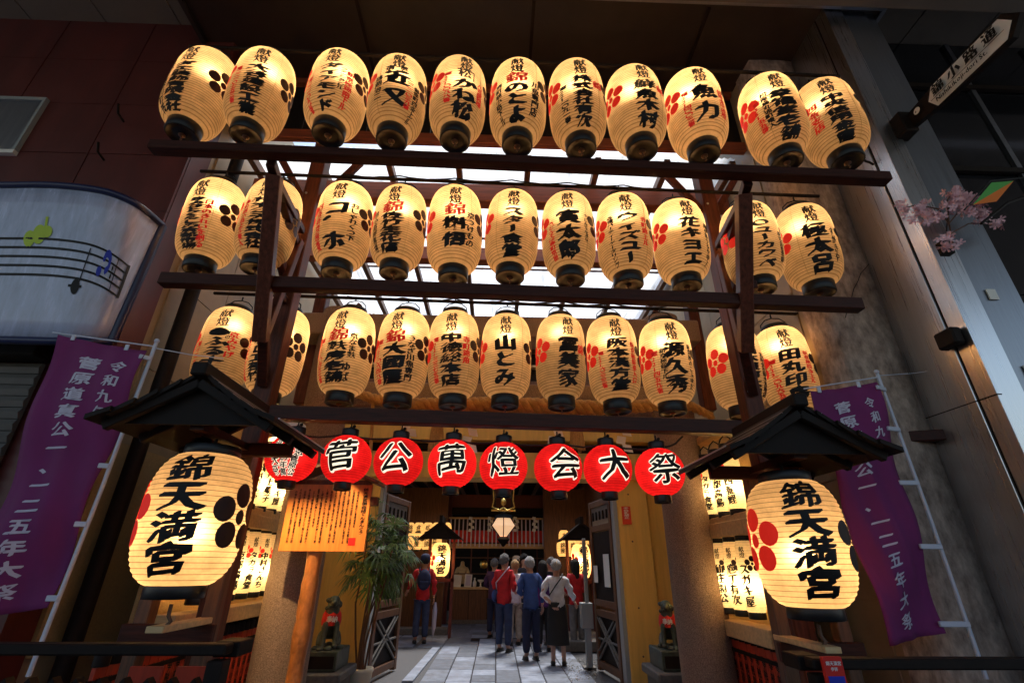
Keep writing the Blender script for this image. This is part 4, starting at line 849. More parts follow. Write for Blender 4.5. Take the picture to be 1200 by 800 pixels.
# ------------------------------------------------------------------ music signboard at left
sg = empty('curved_signboard', P(60, 395, 3.8), 'pale curved signboard with a painted music staff above the shutter', 'sign')
L0 = sg.location.copy()
topc = [((-90, 216), 3.42), ((0, 217), 3.42), ((60, 217), 3.42), ((110, 222), 3.44), ((140, 230), 3.5), ((165, 243), 3.62), ((190, 264), 3.93)]
botc = [((-110, 398), 3.62), ((-20, 398), 3.64), ((30, 399), 3.66), ((70, 400), 3.68), ((95, 400), 3.74), ((113, 400), 3.82), ((129, 400), 3.96)]
def smooth(cv, n=8):
    pts = [P(*p, d) for p, d in cv]; out = []
    for i in range(len(pts)-1):
        p0, p1, p2, p3 = pts[max(i-1, 0)], pts[i], pts[i+1], pts[min(i+2, len(pts)-1)]
        for j in range(n):
            t = j/n; out.append(.5*((2*p1)+(p2-p0)*t+(2*p0-5*p1+4*p2-p3)*t*t+(3*p1-p0-3*p2+p3)*t**3))
    out.append(pts[-1]); return out
TT, BB_ = smooth(topc), smooth(botc); nS = len(TT)-1
def sgf(x, z, l):
    u = max(0, min(.9999, x))*nS; i = int(u); t = u-i; a = BB_[i].lerp(BB_[i+1], t); c_ = TT[i].lerp(TT[i+1], t); p = a.lerp(c_, z)
    tn = (TT[i+1]-TT[i]); nn = Vector((tn.y, -tn.x, 0)).normalized(); return tuple(p+nn*(l+.003)-L0)
b = B(); vs = [Vector(sgf(i/40, j/8, -.003)) for j in range(9) for i in range(41)]; b.add(vs, [(j*41+i, j*41+i+1, (j+1)*41+i+1, (j+1)*41+i) for j in range(8) for i in range(40)], True)
o = link('face', b.mesh('face', 'signw'), sg); o.modifiers.new('thickness', 'SOLIDIFY').thickness = .01
B().tube(TT, .035, 6).put('top_frame', 'blue_frame', sg); B().tube(BB_, .035, 6).put('bottom_frame', 'blue_frame', sg); B().tube([BB_[-1], BB_[-1].lerp(TT[-1], .5)+Vector((.0, 0, 0)), TT[-1]], .045, 6).put('side_frame', 'blue_frame', sg)
k = Ink()
def stz(i, x): return .40+.058*i-.13*max(0, x-.35)**2*2
for i in range(5):
    for j in range(26):
        x = .02+.0335*j; a = stz(i, x); k_ = len(k.v); c_ = stz(i, x+.034); k.v += [(x, a-.007), (x+.0338, c_-.007), (x+.0338, c_+.007), (x, a+.007)]; k.f.append((k_, k_+1, k_+2, k_+3)); k.w += [0]*4
k.quad(.79, stz(0, .79), .796, stz(4, .79)); k.quad(.87, stz(0, .88)-.01, .892, stz(4, .88)+.01); k.disc(.765, stz(1, .765)+.03, .007, .02); k.disc(.765, stz(2, .765)+.03, .007, .02)
k.disc(.52, .34, .026, .05); k.v += [(.53, .34), (.537, .34), (.565, .6), (.558, .6)]; k.f.append(tuple(range(len(k.v)-4, len(k.v)))); k.w += [0]*4; k.quad(.48, .335, .56, .352)
k.build('music_staff', 'ink', sg, sgf, .02, 0, nib=1)
k = Ink(); k.disc(.285, .63, .022, .055); k.disc(.32, .66, .025, .065); k.disc(.35, .68, .018, .04); k.quad(.335, .7, .345, .78); k.build('lime_note', 'lime', sg, sgf, .02, 0, nib=1)
k = Ink(); 
for t in range(14): a = -1.2+t*.3; k.disc(.70+.035*cos(a)*(1-t*.03), .53+.06*sin(a), .011, .028)
k.disc(.66, .46, .02, .035); k.build('blue_rest', 'blue', sg, sgf, .02, 0, nib=1)
sh = empty('roller_shutter', (P(20, 500, 3.97).x, 3.97, 0), 'grey brown roller shutter behind the left banner', 'shutter')
zt_ = P(20, 425, 3.97).z
for i in range(26): z = zt_-.1*(i+1); B().prism([(-9, 3.96, z), (-9, 3.94, z+.05), (-9, 3.965, z+.095), (-9, 3.99, z+.095), (-9, 3.99, z)], (9-4.0, 0, 0)).put('slat', 'shutter', sh)
B().box((-9, 3.8, zt_+.01), (-3.95, 4.0, zt_+.3), .01).put('shutter_box', 'black', sh)
# ------------------------------------------------------------------ street name sign
ss = empty('street_sign', P(1062, 150, 3.35), 'white arrow street name sign on a dark bar at the upper right', 'sign')
L0 = ss.location.copy(); A_ = P(1058, 150, 3.3); B_ = PX(1180, 30, A_.x-.02); d = (B_-A_); Ls = d.length; d.normalize(); up = Vector((0, -d.z, d.y)).normalized()
if up.z < 0: up = -up
def ssf(x, z, l): return tuple(A_+d*x+up*z+Vector((-l-.031, 0, 0))-L0)
hh = .115
b = B(); b.prism([Vector(ssf(x, z, -.03))+L0 for x, z in ((-.05, -.07), (Ls*.5, -hh-.02), (Ls*1.0, -hh-.02), (Ls*1.1, 0), (Ls*1.0, hh+.02), (Ls*.5, hh+.02), (-.05, .07))], (.05, 0, 0)); b.put('sign_bar', 'black', ss)
b = B(); b.prism([Vector(ssf(x, z, -.028))+L0 for x, z in ((Ls*.30, 0), (Ls*.36, -hh), (Ls*.97, -hh), (Ls*1.04, 0), (Ls*.97, hh), (Ls*.36, hh))], (-.004, 0, 0)); b.put('white_face', 'white', ss)
k = Ink()
for i, ch in enumerate('錦小路通'): k.char(ch, Ls*(.43+.155*i), .03, .125, .125, False, .05)
k.row('Nishikikoji-dori St.', Ls*.385, -.075, .062, .03)
k.quad(Ls*.345, -.045, Ls*.995, -.04)
k.build('lettering', 'ink', ss, lambda x, z, l: ssf(x, z, l+.002), 0, 0, nib=3)
k = Ink(); k.disc(Ls*.2, 0, .035, .035); k.build('round_plate', 'white', ss, ssf, 0, 0, nib=1)
k = Ink(); k.row('6', Ls*.2-.02, 0, .035, .03); k.build('plate_mark', 'ink', ss, lambda x, z, l: ssf(x, z, l+.002), 0, 0, nib=2)
B().box(A_+Vector((-.09, -.1, -.14)), A_+Vector((.05, .16, .12)), .01).put('mount_box', 'black', ss); B().box(A_+Vector((-.04, .16, -.06)), A_+Vector((.04, .7, .04))).put('bracket', 'black', ss)
a = A_+Vector((-.05, .1, -.1)); cable([a, a+Vector((-.12, .1, -.16)), P(1010, 186, 3.5)], .012, 'sign_cable', 'black cable looping from the street sign down behind the top beam', 'cable', .05)
# ------------------------------------------------------------------ artificial blossom spray and shop ornaments
bl = empty('blossom_spray', P(1110, 285, 3.1), 'spray of pink artificial cherry blossom hung by the steel column', 'ornament')
L0 = bl.location.copy()
br_ = [[(1118, 290), (1112, 262), (1100, 245)], [(1112, 262), (1130, 240), (1150, 238)], [(1100, 245), (1075, 240), (1055, 245)], [(1112, 275), (1135, 262), (1168, 262)], [(1112, 262), (1110, 235), (1118, 222)]]
ctr = []
for bb in br_:
    pts = [P(x, y, 3.1+.04*i) for i, (x, y) in enumerate(bb)]; B().tube(pts, .006, 5).put('twig', 'brown', bl)
for (x, y, rx, ry, n) in ((1083, 250, 24, 14, 50), (1125, 240, 20, 15, 50), (1145, 252, 15, 10, 28), (1110, 283, 16, 8, 22), (1058, 243, 8, 8, 10), (1170, 262, 8, 6, 10), (1118, 226, 12, 6, 14), (1140, 236, 14, 8, 16)):
    for i in range(n):
        a = random.uniform(0, 6.28); q_ = sqrt(random.random()); ctr.append(P(x+rx*q_*cos(a), y+ry*q_*sin(a), 3.1+random.uniform(-.08, .08)))
fm = B(); 
for i in range(5):
    a = 2*pi*i/5; fm.add([(0, 0, 0), (.012*cos(a-.5), .012*sin(a-.5), .004), (.024*cos(a-.25), .024*sin(a-.25), .009), (.024*cos(a+.25), .024*sin(a+.25), .009), (.012*cos(a+.5), .012*sin(a+.5), .004)], [(0, 1, 2, 3, 4)])
fme = fm.mesh('blossom', 'pink')
for p in ctr:
    o = link('blossom', fme, bl, p-L0); o.rotation_euler = (random.uniform(.3, 2.8), random.uniform(-1, 1), random.uniform(0, 6)); o.scale = (1.5, 1.5, 1.5)
B().box(P(1108, 282, 3.15)+Vector((-.04, 0, -.12)), P(1108, 282, 3.15)+Vector((.04, .06, .0))).put('hanging_pot', 'black', bl); B().tube([P(1108, 282, 3.17), P(1112, 240, 3.3), P(1124, 210, 3.6)], .006, 5).put('support_wire', 'wire', bl)
ft = empty('film_fan', P(1165, 228, 3.0), 'small translucent green and orange fan ornament near the blossoms', 'ornament')
for (p0, p1, p2, m_) in (((1140, 240), (1162, 214), (1188, 212), 'green'), ((1140, 240), (1188, 212), (1168, 236), 'orange')):
    b = B(); b.prism([P(*p0, 3.0), P(*p1, 3.0), P(*p2, 3.0)], (0, .004, 0)); b.put('film_blade', m_, ft)
B().tube([P(1130, 246, 3.0), P(1160, 212, 3.02), P(1215, 207, 3.0)], .006, 5).put('wire_arc', 'wire', ft); B().tube([P(1150, 262, 3.0), P(1180, 238, 3.0), P(1225, 222, 3.0)], .012, 6).put('dark_rod', 'black', ft)
# ------------------------------------------------------------------ shrine hall at the back of the court
hl = empty('shrine_hall', (0, 16, 0), 'dark timber worship hall with red posts across the end of the court', 'building')
def hx(x, y=650, D=16): return P(x, y, D).x
B().box((-6, 19, 0), (6, 19.2, 5.5)).put('back_wall', 'black', hl)
B().box((hx(455), 15.9, 0), (hx(705), 19, .12), .01).put('plinth', 'pedestal', hl)
B().box((-6.5, 13.6, 3.95), (6.5, 19.3, 4.15)).put('roof_slab', 'black', hl)
for i in range(26): x = -6.2+i*.5; B().box((x-.04, 13.65, 3.82), (x+.04, 18.9, 3.945)).put('rafter', 'brown', hl)
B().box((-6.5, 13.5, 3.7), (6.5, 13.64, 4.4), .01).put('eave_board', 'black', hl)
for x in (523, 658): B().box((hx(x)-.12, 15.75, 0), (hx(x)+.12, 15.99, 3.6), .01).put('post', 'redpost', hl)
for z, h_, m_ in ((3.0, .2, 'black'), (2.02, .13, 'pale'), (2.17, .06, 'redpost')): B().box((hx(527), 15.8, z), (hx(654), 15.92, z+h_), .006).put('cross_beam', m_, hl)
B().box((hx(470), 15.85, 3.2), (hx(705), 15.95, 3.6), .01).put('head_beam', 'redpost', hl)
for i in range(7): x = hx(532)+i*(hx(650)-hx(532))/6; B().box((x-.018, 16.3, .9), (x+.018, 16.34, 2.9)).put('lattice_bar', 'redpost', hl)
for z in (1.3, 1.75): B().box((hx(530), 16.28, z), (hx(652), 16.32, z+.03)).put('lattice_rail', 'brown', hl)
ct = empty('offering_counter', (hx(590), 15.9, .12), 'dark wooden offering counter across the hall front', 'counter')
B().box((hx(530), 15.9, .9), (hx(656), 16.35, .96), .006).put('counter_top', 'pale', ct)
for i in range(6): x0 = hx(530)+i*(hx(656)-hx(530))/6; B().box((x0+.01, 15.95, .12), (x0+(hx(656)-hx(530))/6-.01, 15.99, .895)).put('front_panel', 'brown', ct)
B().box((hx(530), 16.0, .12), (hx(656), 16.3, .89)).put('counter_body', 'black', ct)
cu = empty('shrine_curtain', (0, 15.6, 2.2), 'fringe of white strips over red cloth hung across the hall', 'curtain')
z1, z0 = P(590, 608, 15.6).z, P(590, 640, 15.6).z
B().box((hx(528, 620, 15.7), 15.66, z0+.12), (hx(656, 620, 15.7), 15.68, z0+.45)).put('red_cloth', 'redcloth', cu); B().box((hx(528, 620, 15.7), 15.66, z0+.453), (hx(656, 620, 15.7), 15.68, z1)).put('dark_cloth', 'black', cu)
for i in range(27):
    x = P(528+i*4.9, 620, 15.6).x; B().beam((x, 15.6, z1), (x+random.uniform(-.01, .01), 15.6, z0+random.uniform(-.03, .03)), .04, .008, up=(0, 1, 0), bev=0).put('white_strip', 'offwhite', cu)
B().beam((hx(526, 608, 15.6), 15.6, z1+.02), (hx(658, 608, 15.6), 15.6, z1+.02), .05, .05).put('curtain_rod', 'pale', cu)
for i, x in enumerate((552, 574, 604, 626)): shide(P(x, 605, 15.3), .1, .42, 5, label='tiny white zigzag streamer on the hall curtain, '+('leftmost', 'left of the hexagonal lantern', 'right of the hexagonal lantern', 'rightmost')[i])
hx_ = empty('hexagonal_lantern', P(590, 617, 14), 'glowing hexagonal hanging lantern in the middle of the hall curtain', 'lantern')
M['lampglass'] = plain('lamp_glass', (1, .62, .35), .5, em=.5)
L0 = hx_.location.copy(); b = B(); b.lathe([(.12, -.24), (.36, .02), (.22, .22)], 6, L0, smooth=False); b.put('glass_panels', 'lampglass', hx_)
for k_ in range(6):
    a = 2*pi*k_/6; B().tube([L0+Vector((.12*sin(a), -.12*cos(a), -.24)), L0+Vector((.37*sin(a), -.37*cos(a), .02)), L0+Vector((.22*sin(a), -.22*cos(a), .23))], .014, 5).put('frame_rib', 'ring', hx_)
B().lathe([(.3, .22), (.26, .3), (.06, .36), (.02, .5)], 6, L0, smooth=False).put('lantern_cap', 'ring', hx_); B().lathe([(.14, -.26), (.2, -.32), (.1, -.42), (.03, -.5)], 6, L0, smooth=False).put('tassel_base', 'ring', hx_)
bulb(hx_, .45, .01)
hx_.children[-1].name = 'inner_lamp'
go = empty('gold_ornament', P(590, 588, 12.5), 'gilded lantern frame ornament hanging under the middle red lantern', 'ornament'); L0 = go.location.copy()
for sx in (-1, 1):
    B().tube([L0+Vector((sx*.26, 0, .3)), L0+Vector((sx*.24, 0, .05)), L0+Vector((sx*.28, 0, -.12)), L0+Vector((sx*.1, 0, -.2)), L0+Vector((0, 0, -.13))], .02, 6).put('scroll', 'gold', go)
    B().beam(L0+Vector((sx*.2, 0, .3)), L0+Vector((sx*.2, 0, -.16)), .02, .02).put('rod', 'ring', go)
B().beam(L0+Vector((-.3, 0, -.2)), L0+Vector((.3, 0, -.2)), .03, .04).put('lower_bar', 'gold', go); B().ball(L0, (.07, .04, .09)).put('boss', 'gold', go); B().beam(L0+Vector((-.28, 0, .3)), L0+Vector((.28, 0, .3)), .04, .03).put('upper_bar', 'ring', go)
B().tube([L0+Vector((0, 0, .3)), L0+Vector((0, 0, 1.1))], .012, 5).put('hanging_rod', 'ring', go)
# objects on the counter
for i, (x, y0, y1, w, m_, lb) in enumerate(((535, 686, 672, 9, 'paperwhite', 'small white card standing leftmost on the counter'), (548, 685, 670, 8, 'paperwhite', 'framed white picture standing on the counter'))):
    a = P(x, y0, 15.95); b1_ = P(x, y1, 15.95); g = empty('card_stand', (a.x, 15.95, .96), lb, 'card'); ww = w/37/2
    B().beam((a.x, 15.95, .962), (a.x+.02, 16.02, .962+(b1_.z-a.z)), ww*2, .012, up=(0, 1, 0)).put('card', m_, g); B().beam((a.x-.0, 15.96, .965), (a.x, 16.12, .965), .02, .02).put('foot', 'brown', g)
    if i: B().beam((a.x, 15.943, 1.0), (a.x+.02, 16.0, .93+(b1_.z-a.z)), ww*1.3, .006, up=(0, 1, 0)).put('picture', 'offwhite', g)
for i, x in enumerate((556, 563)):
    a = P(x, 686, 16.05); g = empty('offering_vase', (a.x, 16.1, .96), 'small white offering '+('bottle' if i == 0 else 'cup stand')+' on the counter', 'vase')
    B().lathe([(.03, 0), (.05, .02), (.055, .12), (.02, .2), (.025, .25)] if i == 0 else [(.06, 0), (.02, .03), (.02, .12), (.09, .16), (.09, .2)], 12, (a.x, 16.1, .96)).put('body', 'white', g)
ky = P(567, 661, 16.2); B().lathe([(.02, -.12), (.1, -.09), (.13, 0), (.1, .09), (.02, .12)], 10, ky).put('gold_bell', 'gold', None, 'small round gold bell glinting inside the hall', 'bell')
# seated wooden figure inside the hall
fp = Vector((P(541, 684, 16.7).x, 16.7, .96)); fg = empty('seated_figure', fp, 'small carved seated figure behind the counter at left', 'statue')
skin('body', 'pale', [(0,0,.12),(0,0,.3),(0,0,.5),(0,0,.6),(0,-.01,.72),(-.14,0,.5),(-.2,-.05,.32),(-.05,-.16,.28),(.14,0,.5),(.2,-.05,.32),(.05,-.16,.28),(-.22,-.12,.1),(.22,-.12,.1)], [(0,1),(1,2),(2,3),(3,4),(2,5),(5,6),(6,7),(2,8),(8,9),(9,10),(0,11),(0,12)], [.14,.12,.11,.05,.08,.07,.06,.04,.07,.06,.04,.08,.08], fg, 2)
b = B(); b.box((-.3, -.22, 0), (.3, .2, .06), .01); link('seat_board', b.mesh('seat_board', 'black'), fg)
# far lantern tiers and small stations
far_me, FH = shade_mesh('paper_shade', .15, .2, .08, 10, 'paperlong', 16, 2.8, .002)
fb = ring_mesh(.08, -.24, -.19, seg=12).mesh('bottom_ring', 'ring'); ftp = ring_mesh(.08, .19, .23, seg=12).mesh('top_ring', 'ring')
M['paperfar'] = paper('far_lantern_paper', (.62, .43, .21), (1, .68, .28), 10, .2, em=.6, glow=(1, .58, .18)); far_me.materials[0] = M['paperfar']
def far_lantern(c, i, row, side):
    t = empty('far_lantern', c, f'tiny glowing lantern in the far {side} tiers, {["first","second","third","fourth","fifth"][i]} of the {row} row', 'lantern', f'tiny lanterns beside the hall, {side}', random.uniform(-.3, .3))
    link('paper_shade', far_me, t); link('bottom_ring', fb, t); link('top_ring', ftp, t)
    k = Ink(); k.col(random.choice(['食堂', '錦屋', '大國', '松本']), 0, .13, -.13, .13, nib=.06); k.build('lettering', 'ink', t, lantern_surface(.15, FH, 2.8), .05, 0, nib=2)
for i in range(5):
    far_lantern(P(480+i*10.7, 621, 14.2), i, 'upper', 'left')
    if i < 4: far_lantern(P(478+i*11, 634, 13.6), i, 'lower', 'left')
for i in range(4):
    far_lantern(P(661+i*11, 630, 14.2), i, 'upper', 'right')
    if i < 3: far_lantern(P(659+i*11, 642, 13.6), i, 'lower', 'right')
def station(cx, cy, D, side):
    c = P(cx, cy, D); s = .6
    t = empty('lantern_station', (c.x, D, 0), f'small roofed lantern post far back at the {side} of the hall', 'lantern'); L0 = t.location.copy()
    R_, H_ = .235, .37; me, HH = shade_mesh('paper_shade', R_, H_, .14, 16, 'paperfar', 20, 3.4, .003)
    me.materials[0] = M['paperlong']; link('paper_shade', me, t, c-L0)
    fn0 = lantern_surface(R_, HH, 3.4, radians(12)); fn = lambda x, z, l: tuple(Vector(fn0(x, z, l))+c-L0)
    k = Ink(); k.col('錦天満宮', 0, .32, -.32, .24, nib=.06); k.build('lettering', 'ink', t, fn, .06, 0, nib=3)
    fr0 = lantern_surface(R_, HH, 3.4, radians(-62)); k = crest_ink(1.2); k.build('plum_crest', 'crestr', t, lambda x, z, l: tuple(Vector(fr0(x, z, l))+c-L0), nib=1, dx=.06, dz=0)
    for sx in (-1, 1):
        B().prism([(c.x, D-.4, c.z+.86), (c.x+sx*.52, D-.4, c.z+.46), (c.x+sx*.52, D-.4, c.z+.42), (c.x, D-.4, c.z+.8)], (0, .8, 0)).put('roof_slope', 'black', t)
        B().box((c.x+sx*.3-.035, D+.2, 0), (c.x+sx*.3+.035, D+.27, c.z+.5)).put('leg', 'redpost', t)
    B().prism([(c.x-.5, D-.36, c.z+.44), (c.x+.5, D-.36, c.z+.44), (c.x, D-.36, c.z+.8)], (0, .03, 0)).put('gable_board', 'black', t)
    B().box((c.x-.04, D-.42, c.z+.8), (c.x+.04, D+.42, c.z+.98)).put('ridge_cap', 'black', t)
    B().box((c.x-.34, D+.2, c.z-.5), (c.x+.34, D+.26, c.z-.42)).put('crossbar', 'redpost', t)
    l = bulb(t, 0, 14, (1, .7, .38)); l.location = c-L0
station(516, 655, 12.8, 'left'); station(681, 657, 12.6, 'right')
for side, xa_, xb_ in (('left', 455, 522), ('right', 658, 720)):
    g = empty('court_side_wall', (hx(xa_, 650, 15), 15, 0), f'dark timber wall behind the {side} far lanterns', 'wall')
    B().box((hx(xa_-20, 650, 15.2), 15.2, 0), (hx(xb_+(0 if side == 'left' else 20), 650, 15.2), 15.4, 3.7)).put('wall_body', 'brown', g)
    B().box((hx(xa_-20, 650, 15.1), 15.05, 1.1), (hx(xb_+(0 if side == 'left' else 20), 650, 15.1), 15.19, 1.2)).put('ledge', 'pedestal', g)
for side, x0, x1 in (('left', -3.42, -3.3), ('right', 3.0, 3.15)): B().box((x0-.3, 8.35, 0), (x1+.3, 15.2, 4.2)).put('court_wall', 'brown', None, f'dark brown court wall on the {side} beyond the gate', 'wall')
B().box((-3.0, 13.4, 0.02), (-1.15, 13.8, .16), .01).put('stone_step', 'pedestal', None, 'low grey stone step behind the man in the cap', 'step')
B().box((1.3, 11.0, 0.02), (2.9, 12.6, .2), .01).put('stone_step', 'pedestal', None, 'low grey stone step by the right gate door', 'step')
bx_ = empty('donation_post', PZ(692, 786), 'grey metal box on a post beside the right gate door', 'post'); L0 = bx_.location.copy()
B().box(L0+Vector((-.05, 0, 0)), L0+Vector((.05, .1, .75)), .005).put('post', 'grey', bx_); B().box(L0+Vector((-.11, -.06, .6)), L0+Vector((.09, .16, .98)), .01).put('box', 'grey', bx_); B().box(L0+Vector((-.1, 0, 0)), L0+Vector((.1, .2, .05))).put('foot', 'pedestal', bx_); B().box(L0+Vector((-.02, .02, .98)), L0+Vector((.04, .08, 2.0)), .005).put('sign_upright', 'grey', bx_)
# ================================================================== people
def cloth(n, c, r=.85): 
    if n not in M: M[n] = mat(n, c, r, var=.5, scale=40, bump=1, stretch=(3, 3, .6)) if 'hair' in n else mat(n, c, r, var=.3, scale=7, bump=.6)
    return n
M['skin'] = mat('skin', (.5, .27, .19), .55, var=.08, scale=10, bump=.03)
def hand(b, w, d, s):
    """palm, four fingers of different lengths and a thumb; w wrist, d direction the hand points"""
    d = d.normalized(); u = d.orthogonal().normalized() if abs(d.z) < .9 else Vector((0, 1, 0)); u = (u-d*u.dot(d)).normalized(); n = d.cross(u)
    b.beam(w, w+d*.09*s, .075*s, .028*s, up=n, bev=.01)
    for i, L_ in enumerate((.062, .075, .07, .052)):
        r0 = w+d*.085*s+u*(.03-.02*i)*s; m_ = r0+d*L_*.55*s+n*.008*s; b.tube([r0, m_, m_+d*L_*.4*s+n*.022*s], [.0095*s, .0088*s, .006*s], 6)
    t0 = w+d*.025*s+u*.034*s; b.tube([t0, t0+(d*.6+u*.7)*.035*s, t0+(d*1.2+u*.6)*.055*s+n*.01*s], [.012*s, .011*s, .007*s], 6)
def person(px, py, H, rz, label, top, bottom, hair='grey', pose='down', skirt=False, lean=0, shoes='black_shoe', hood=False, cap=None, longhair=False):
    g = PZ(px, py); g.z = .02; t = empty('person', g, label, 'person', None, rz); s = H/1.72
    def V(x, y, z): return Vector((x*s, (y-lean*max(0, z-.9))*s, z*s))
    arm = {'down': [(.24, .02, 1.12), (.25, -.06, .87)], 'front': [(.23, .03, 1.12), (.12, -.24, 1.05)], 'back': [(.27, .08, 1.13), (.1, .17, .98)], 'out': [(.27, -.04, 1.16), (.34, -.2, 1.0)]}
    pl, pr = pose if isinstance(pose, tuple) else (pose, pose)
    A = {}
    for sx, p in ((-1, pl), (1, pr)): A[sx] = [V(sx*.165, 0, 1.40)]+[V(sx*q[0], q[1], q[2]) for q in arm[p]]
    # body: one continuous skinned figure with head, neck, arms and legs
    vs = [V(0,0,.95), V(0,0,1.12), V(0,.0,1.3), V(0,.01,1.44), V(0,-.0,1.48), V(0,-.012,1.555), V(0,-.006,1.635), V(0,-.1,1.575), V(0,-.085,1.525)]
    es = [(0,1),(1,2),(2,3),(3,4),(4,5),(5,6),(5,7),(5,8)]; rr = [.12,.115,.125,.08,.062,.084,.072,.018,.03]
    for sx in (-1, 1):
        k = len(vs); vs += A[sx]; es += [(3 if 0 else 2, k), (k, k+1), (k+1, k+2)]; rr += [.055, .043, .028]
        k = len(vs); vs += [V(sx*.085, 0, .86), V(sx*.09, -.01, .49), V(sx*.095, .02, .12), V(sx*.1, -.05, .05)]; es += [(0, k), (k, k+1), (k+1, k+2), (k+2, k+3)]; rr += [.085, .058, .042, .038]
        k = len(vs); vs += [V(sx*.085, .0, 1.555)]; es += [(5, k)]; rr += [.02]
    skin('body', 'skin', vs, es, [r*s for r in rr], t, 2)
    b = B()
    for sx in (-1, 1): a = A[sx]; hand(b, a[2], (a[2]-a[1]), s)
    link('hands', b.mesh('hands', 'skin'), t)['kind'] = 'stuff'
    b = B()
    for sx in (-1, 1): b.ball(V(sx*.032, -.088, 1.58), .009*s, 6, 4)
    o = link('eyes', b.mesh('eyes', 'ink'), t); o['kind'] = 'stuff'
    # top with sleeves
    vs = [V(0,0,.76), V(0,0,.9), V(0,0,1.1), V(0,.0,1.3), V(0,.01,1.43)]; es = [(0,1),(1,2),(2,3),(3,4)]; rr = [.17,.17,.16,.155,.1]
    for sx in (-1, 1):
        k = len(vs); a = A[sx]; vs += [a[0], a[0].lerp(a[1], .5), a[1], a[1].lerp(a[2], .85)]; es += [(3, k), (k, k+1), (k+1, k+2), (k+2, k+3)]; rr += [.082, .07, .062, .048]
    o = skin('top', top, vs, es, [r*s for r in rr], t, 2)
    for v in o.data.vertices:
        if v.co.z < .8*s: v.co.z = .8*s+(v.co.z-.8*s)*.08
        q_ = 1+.05*sin(v.co.z*38+v.co.x*20); v.co.x *= q_; v.co.y *= q_*.88
    if skirt:
        b = B(); n = 24; pr_ = [(.15, 1.0), (.18, .85), (.19, .6), (.2, .4), (.205, .32)]; vv = []
        for r, z in pr_:
            for k in range(n): a = 2*pi*k/n; q = r*(1+.05*sin(5*a)*(1.1-z)); vv.append((q*cos(a)*s, q*.82*sin(a)*s, z*s))
        b.add(vv, [(i*n+k, i*n+(k+1) % n, (i+1)*n+(k+1) % n, (i+1)*n+k) for i in range(4) for k in range(n)], True); link('skirt', b.mesh('skirt', bottom), t)
    else:
        vs = [V(0,0,.95)]; es = []; rr = [.14]
        for sx in (-1, 1): k = len(vs); vs += [V(sx*.085, 0, .84), V(sx*.095, -.015, .5), V(sx*.1, .01, .1)]; es += [(0, k), (k, k+1), (k+1, k+2)]; rr += [.105, .082, .07]
        o = skin('trousers', bottom, vs, es, [r*s for r in rr], t, 2)
        for v in o.data.vertices:
            v.co.z = min(max(v.co.z, .055*s), .83*s); q_ = .008*sin(v.co.z*30+v.co.x*25); v.co.y += q_
    for sx in (-1, 1):
        b = B(); c = V(sx*.1, -.045, .035); b.ball(c, (.048*s, .13*s, .042*s), 12, 6); b.box(c+Vector((-.042*s, -.11*s, -.038*s)), c+Vector((.042*s, .11*s, -.02*s)), .005); link('shoe', b.mesh('shoe', shoes), t)
    # hair
    hm = {'grey': cloth('grey_hair', (.13, .125, .125)), 'white': cloth('white_hair', (.36, .36, .38)), 'dark': cloth('dark_hair', (.015, .012, .011)), 'blond': cloth('blond_hair', (.4, .25, .12))}[hair]
    c = V(0, .012, 1.61); n = 20; vv = []; ff = []; rows = 9; low = .2 if longhair else 0
    for j in range(rows+1):
        for k in range(n):
            a = 2*pi*k/n; back = .5+.5*sin(a); th = (j/rows)*(radians(62)+radians(68)*back); R_ = (.112+.007*sin(9*a+3*j)+random.uniform(-.009, .009))*s
            z = R_*1.12*cos(th)-(low*back*s*max(0, j-6)/3 if longhair else 0)
            vv.append(c+Vector((R_*sin(th)*cos(a)*.93 if j < rows or not longhair else R_*.8*cos(a), R_*sin(th)*sin(a), z)))
    ff = [(j*n+k, (j+1)*n+k, (j+1)*n+(k+1) % n, j*n+(k+1) % n) for j in range(rows) for k in range(n)]
    b = B(); b.add(vv, ff, True); link('hair', b.mesh('hair', hm), t)
    if cap:
        b = B(); b.lathe([(.112*s, -.02*s), (.115*s, .03*s), (.1*s, .09*s), (.05*s, .118*s), (.001, .122*s)], 18, V(0, .005, 1.63)); b.prism([V(-.08, -.08, 1.62), V(.08, -.08, 1.62), V(.06, -.18, 1.605), V(-.06, -.18, 1.605)], (0, 0, .012*s)); link('cap', b.mesh('cap', cap), t)
    return t, V, s, A
R_, NV, JE, BG = cloth('red_jacket', (.55, .015, .02)), cloth('navy_cloth', (.015, .02, .06)), cloth('blue_denim', (.03, .045, .11)), cloth('beige_cloth', (.45, .38, .3))
BF, PU, WH, BK, GT = cloth('blue_fleece', (.03, .07, .24)), cloth('violet_cloth', (.1, .02, .16)), cloth('white_cardigan', (.7, .7, .76)), cloth('black_cloth', (.012, .012, .014)), cloth('grey_trousers', (.16, .16, .17))
cloth('black_shoe', (.012, .012, .012), .5)
K = pi
t, V, s, A = person(491, 755, 1.74, K+.15, 'man in red shirt, dark cap and navy backpack standing alone at left', R_, JE, 'dark', ('down', 'out'), cap=NV)
b = B(); b.ball(V(0, .17, 1.22), (.15*s, .09*s, .21*s), 14, 10); b.box(V(-.1, .2, 1.05), V(.1, .27, 1.2), .02); link('backpack', b.mesh('backpack', NV), t)
b = B()
for sx in (-1, 1): b.tube([V(sx*.1, .13, 1.38), V(sx*.11, .02, 1.47), V(sx*.11, -.13, 1.38), V(sx*.12, -.16, 1.2)], .016, 6)
o = link('straps', b.mesh('straps', NV), t); o['kind'] = 'stuff'
um = PZ(507, 752); hp = Vector((um.x, um.y, .85)); ug = empty('folded_umbrella', (um.x, um.y, .02), 'pale folded umbrella held beside the man in the dark cap', 'umbrella')
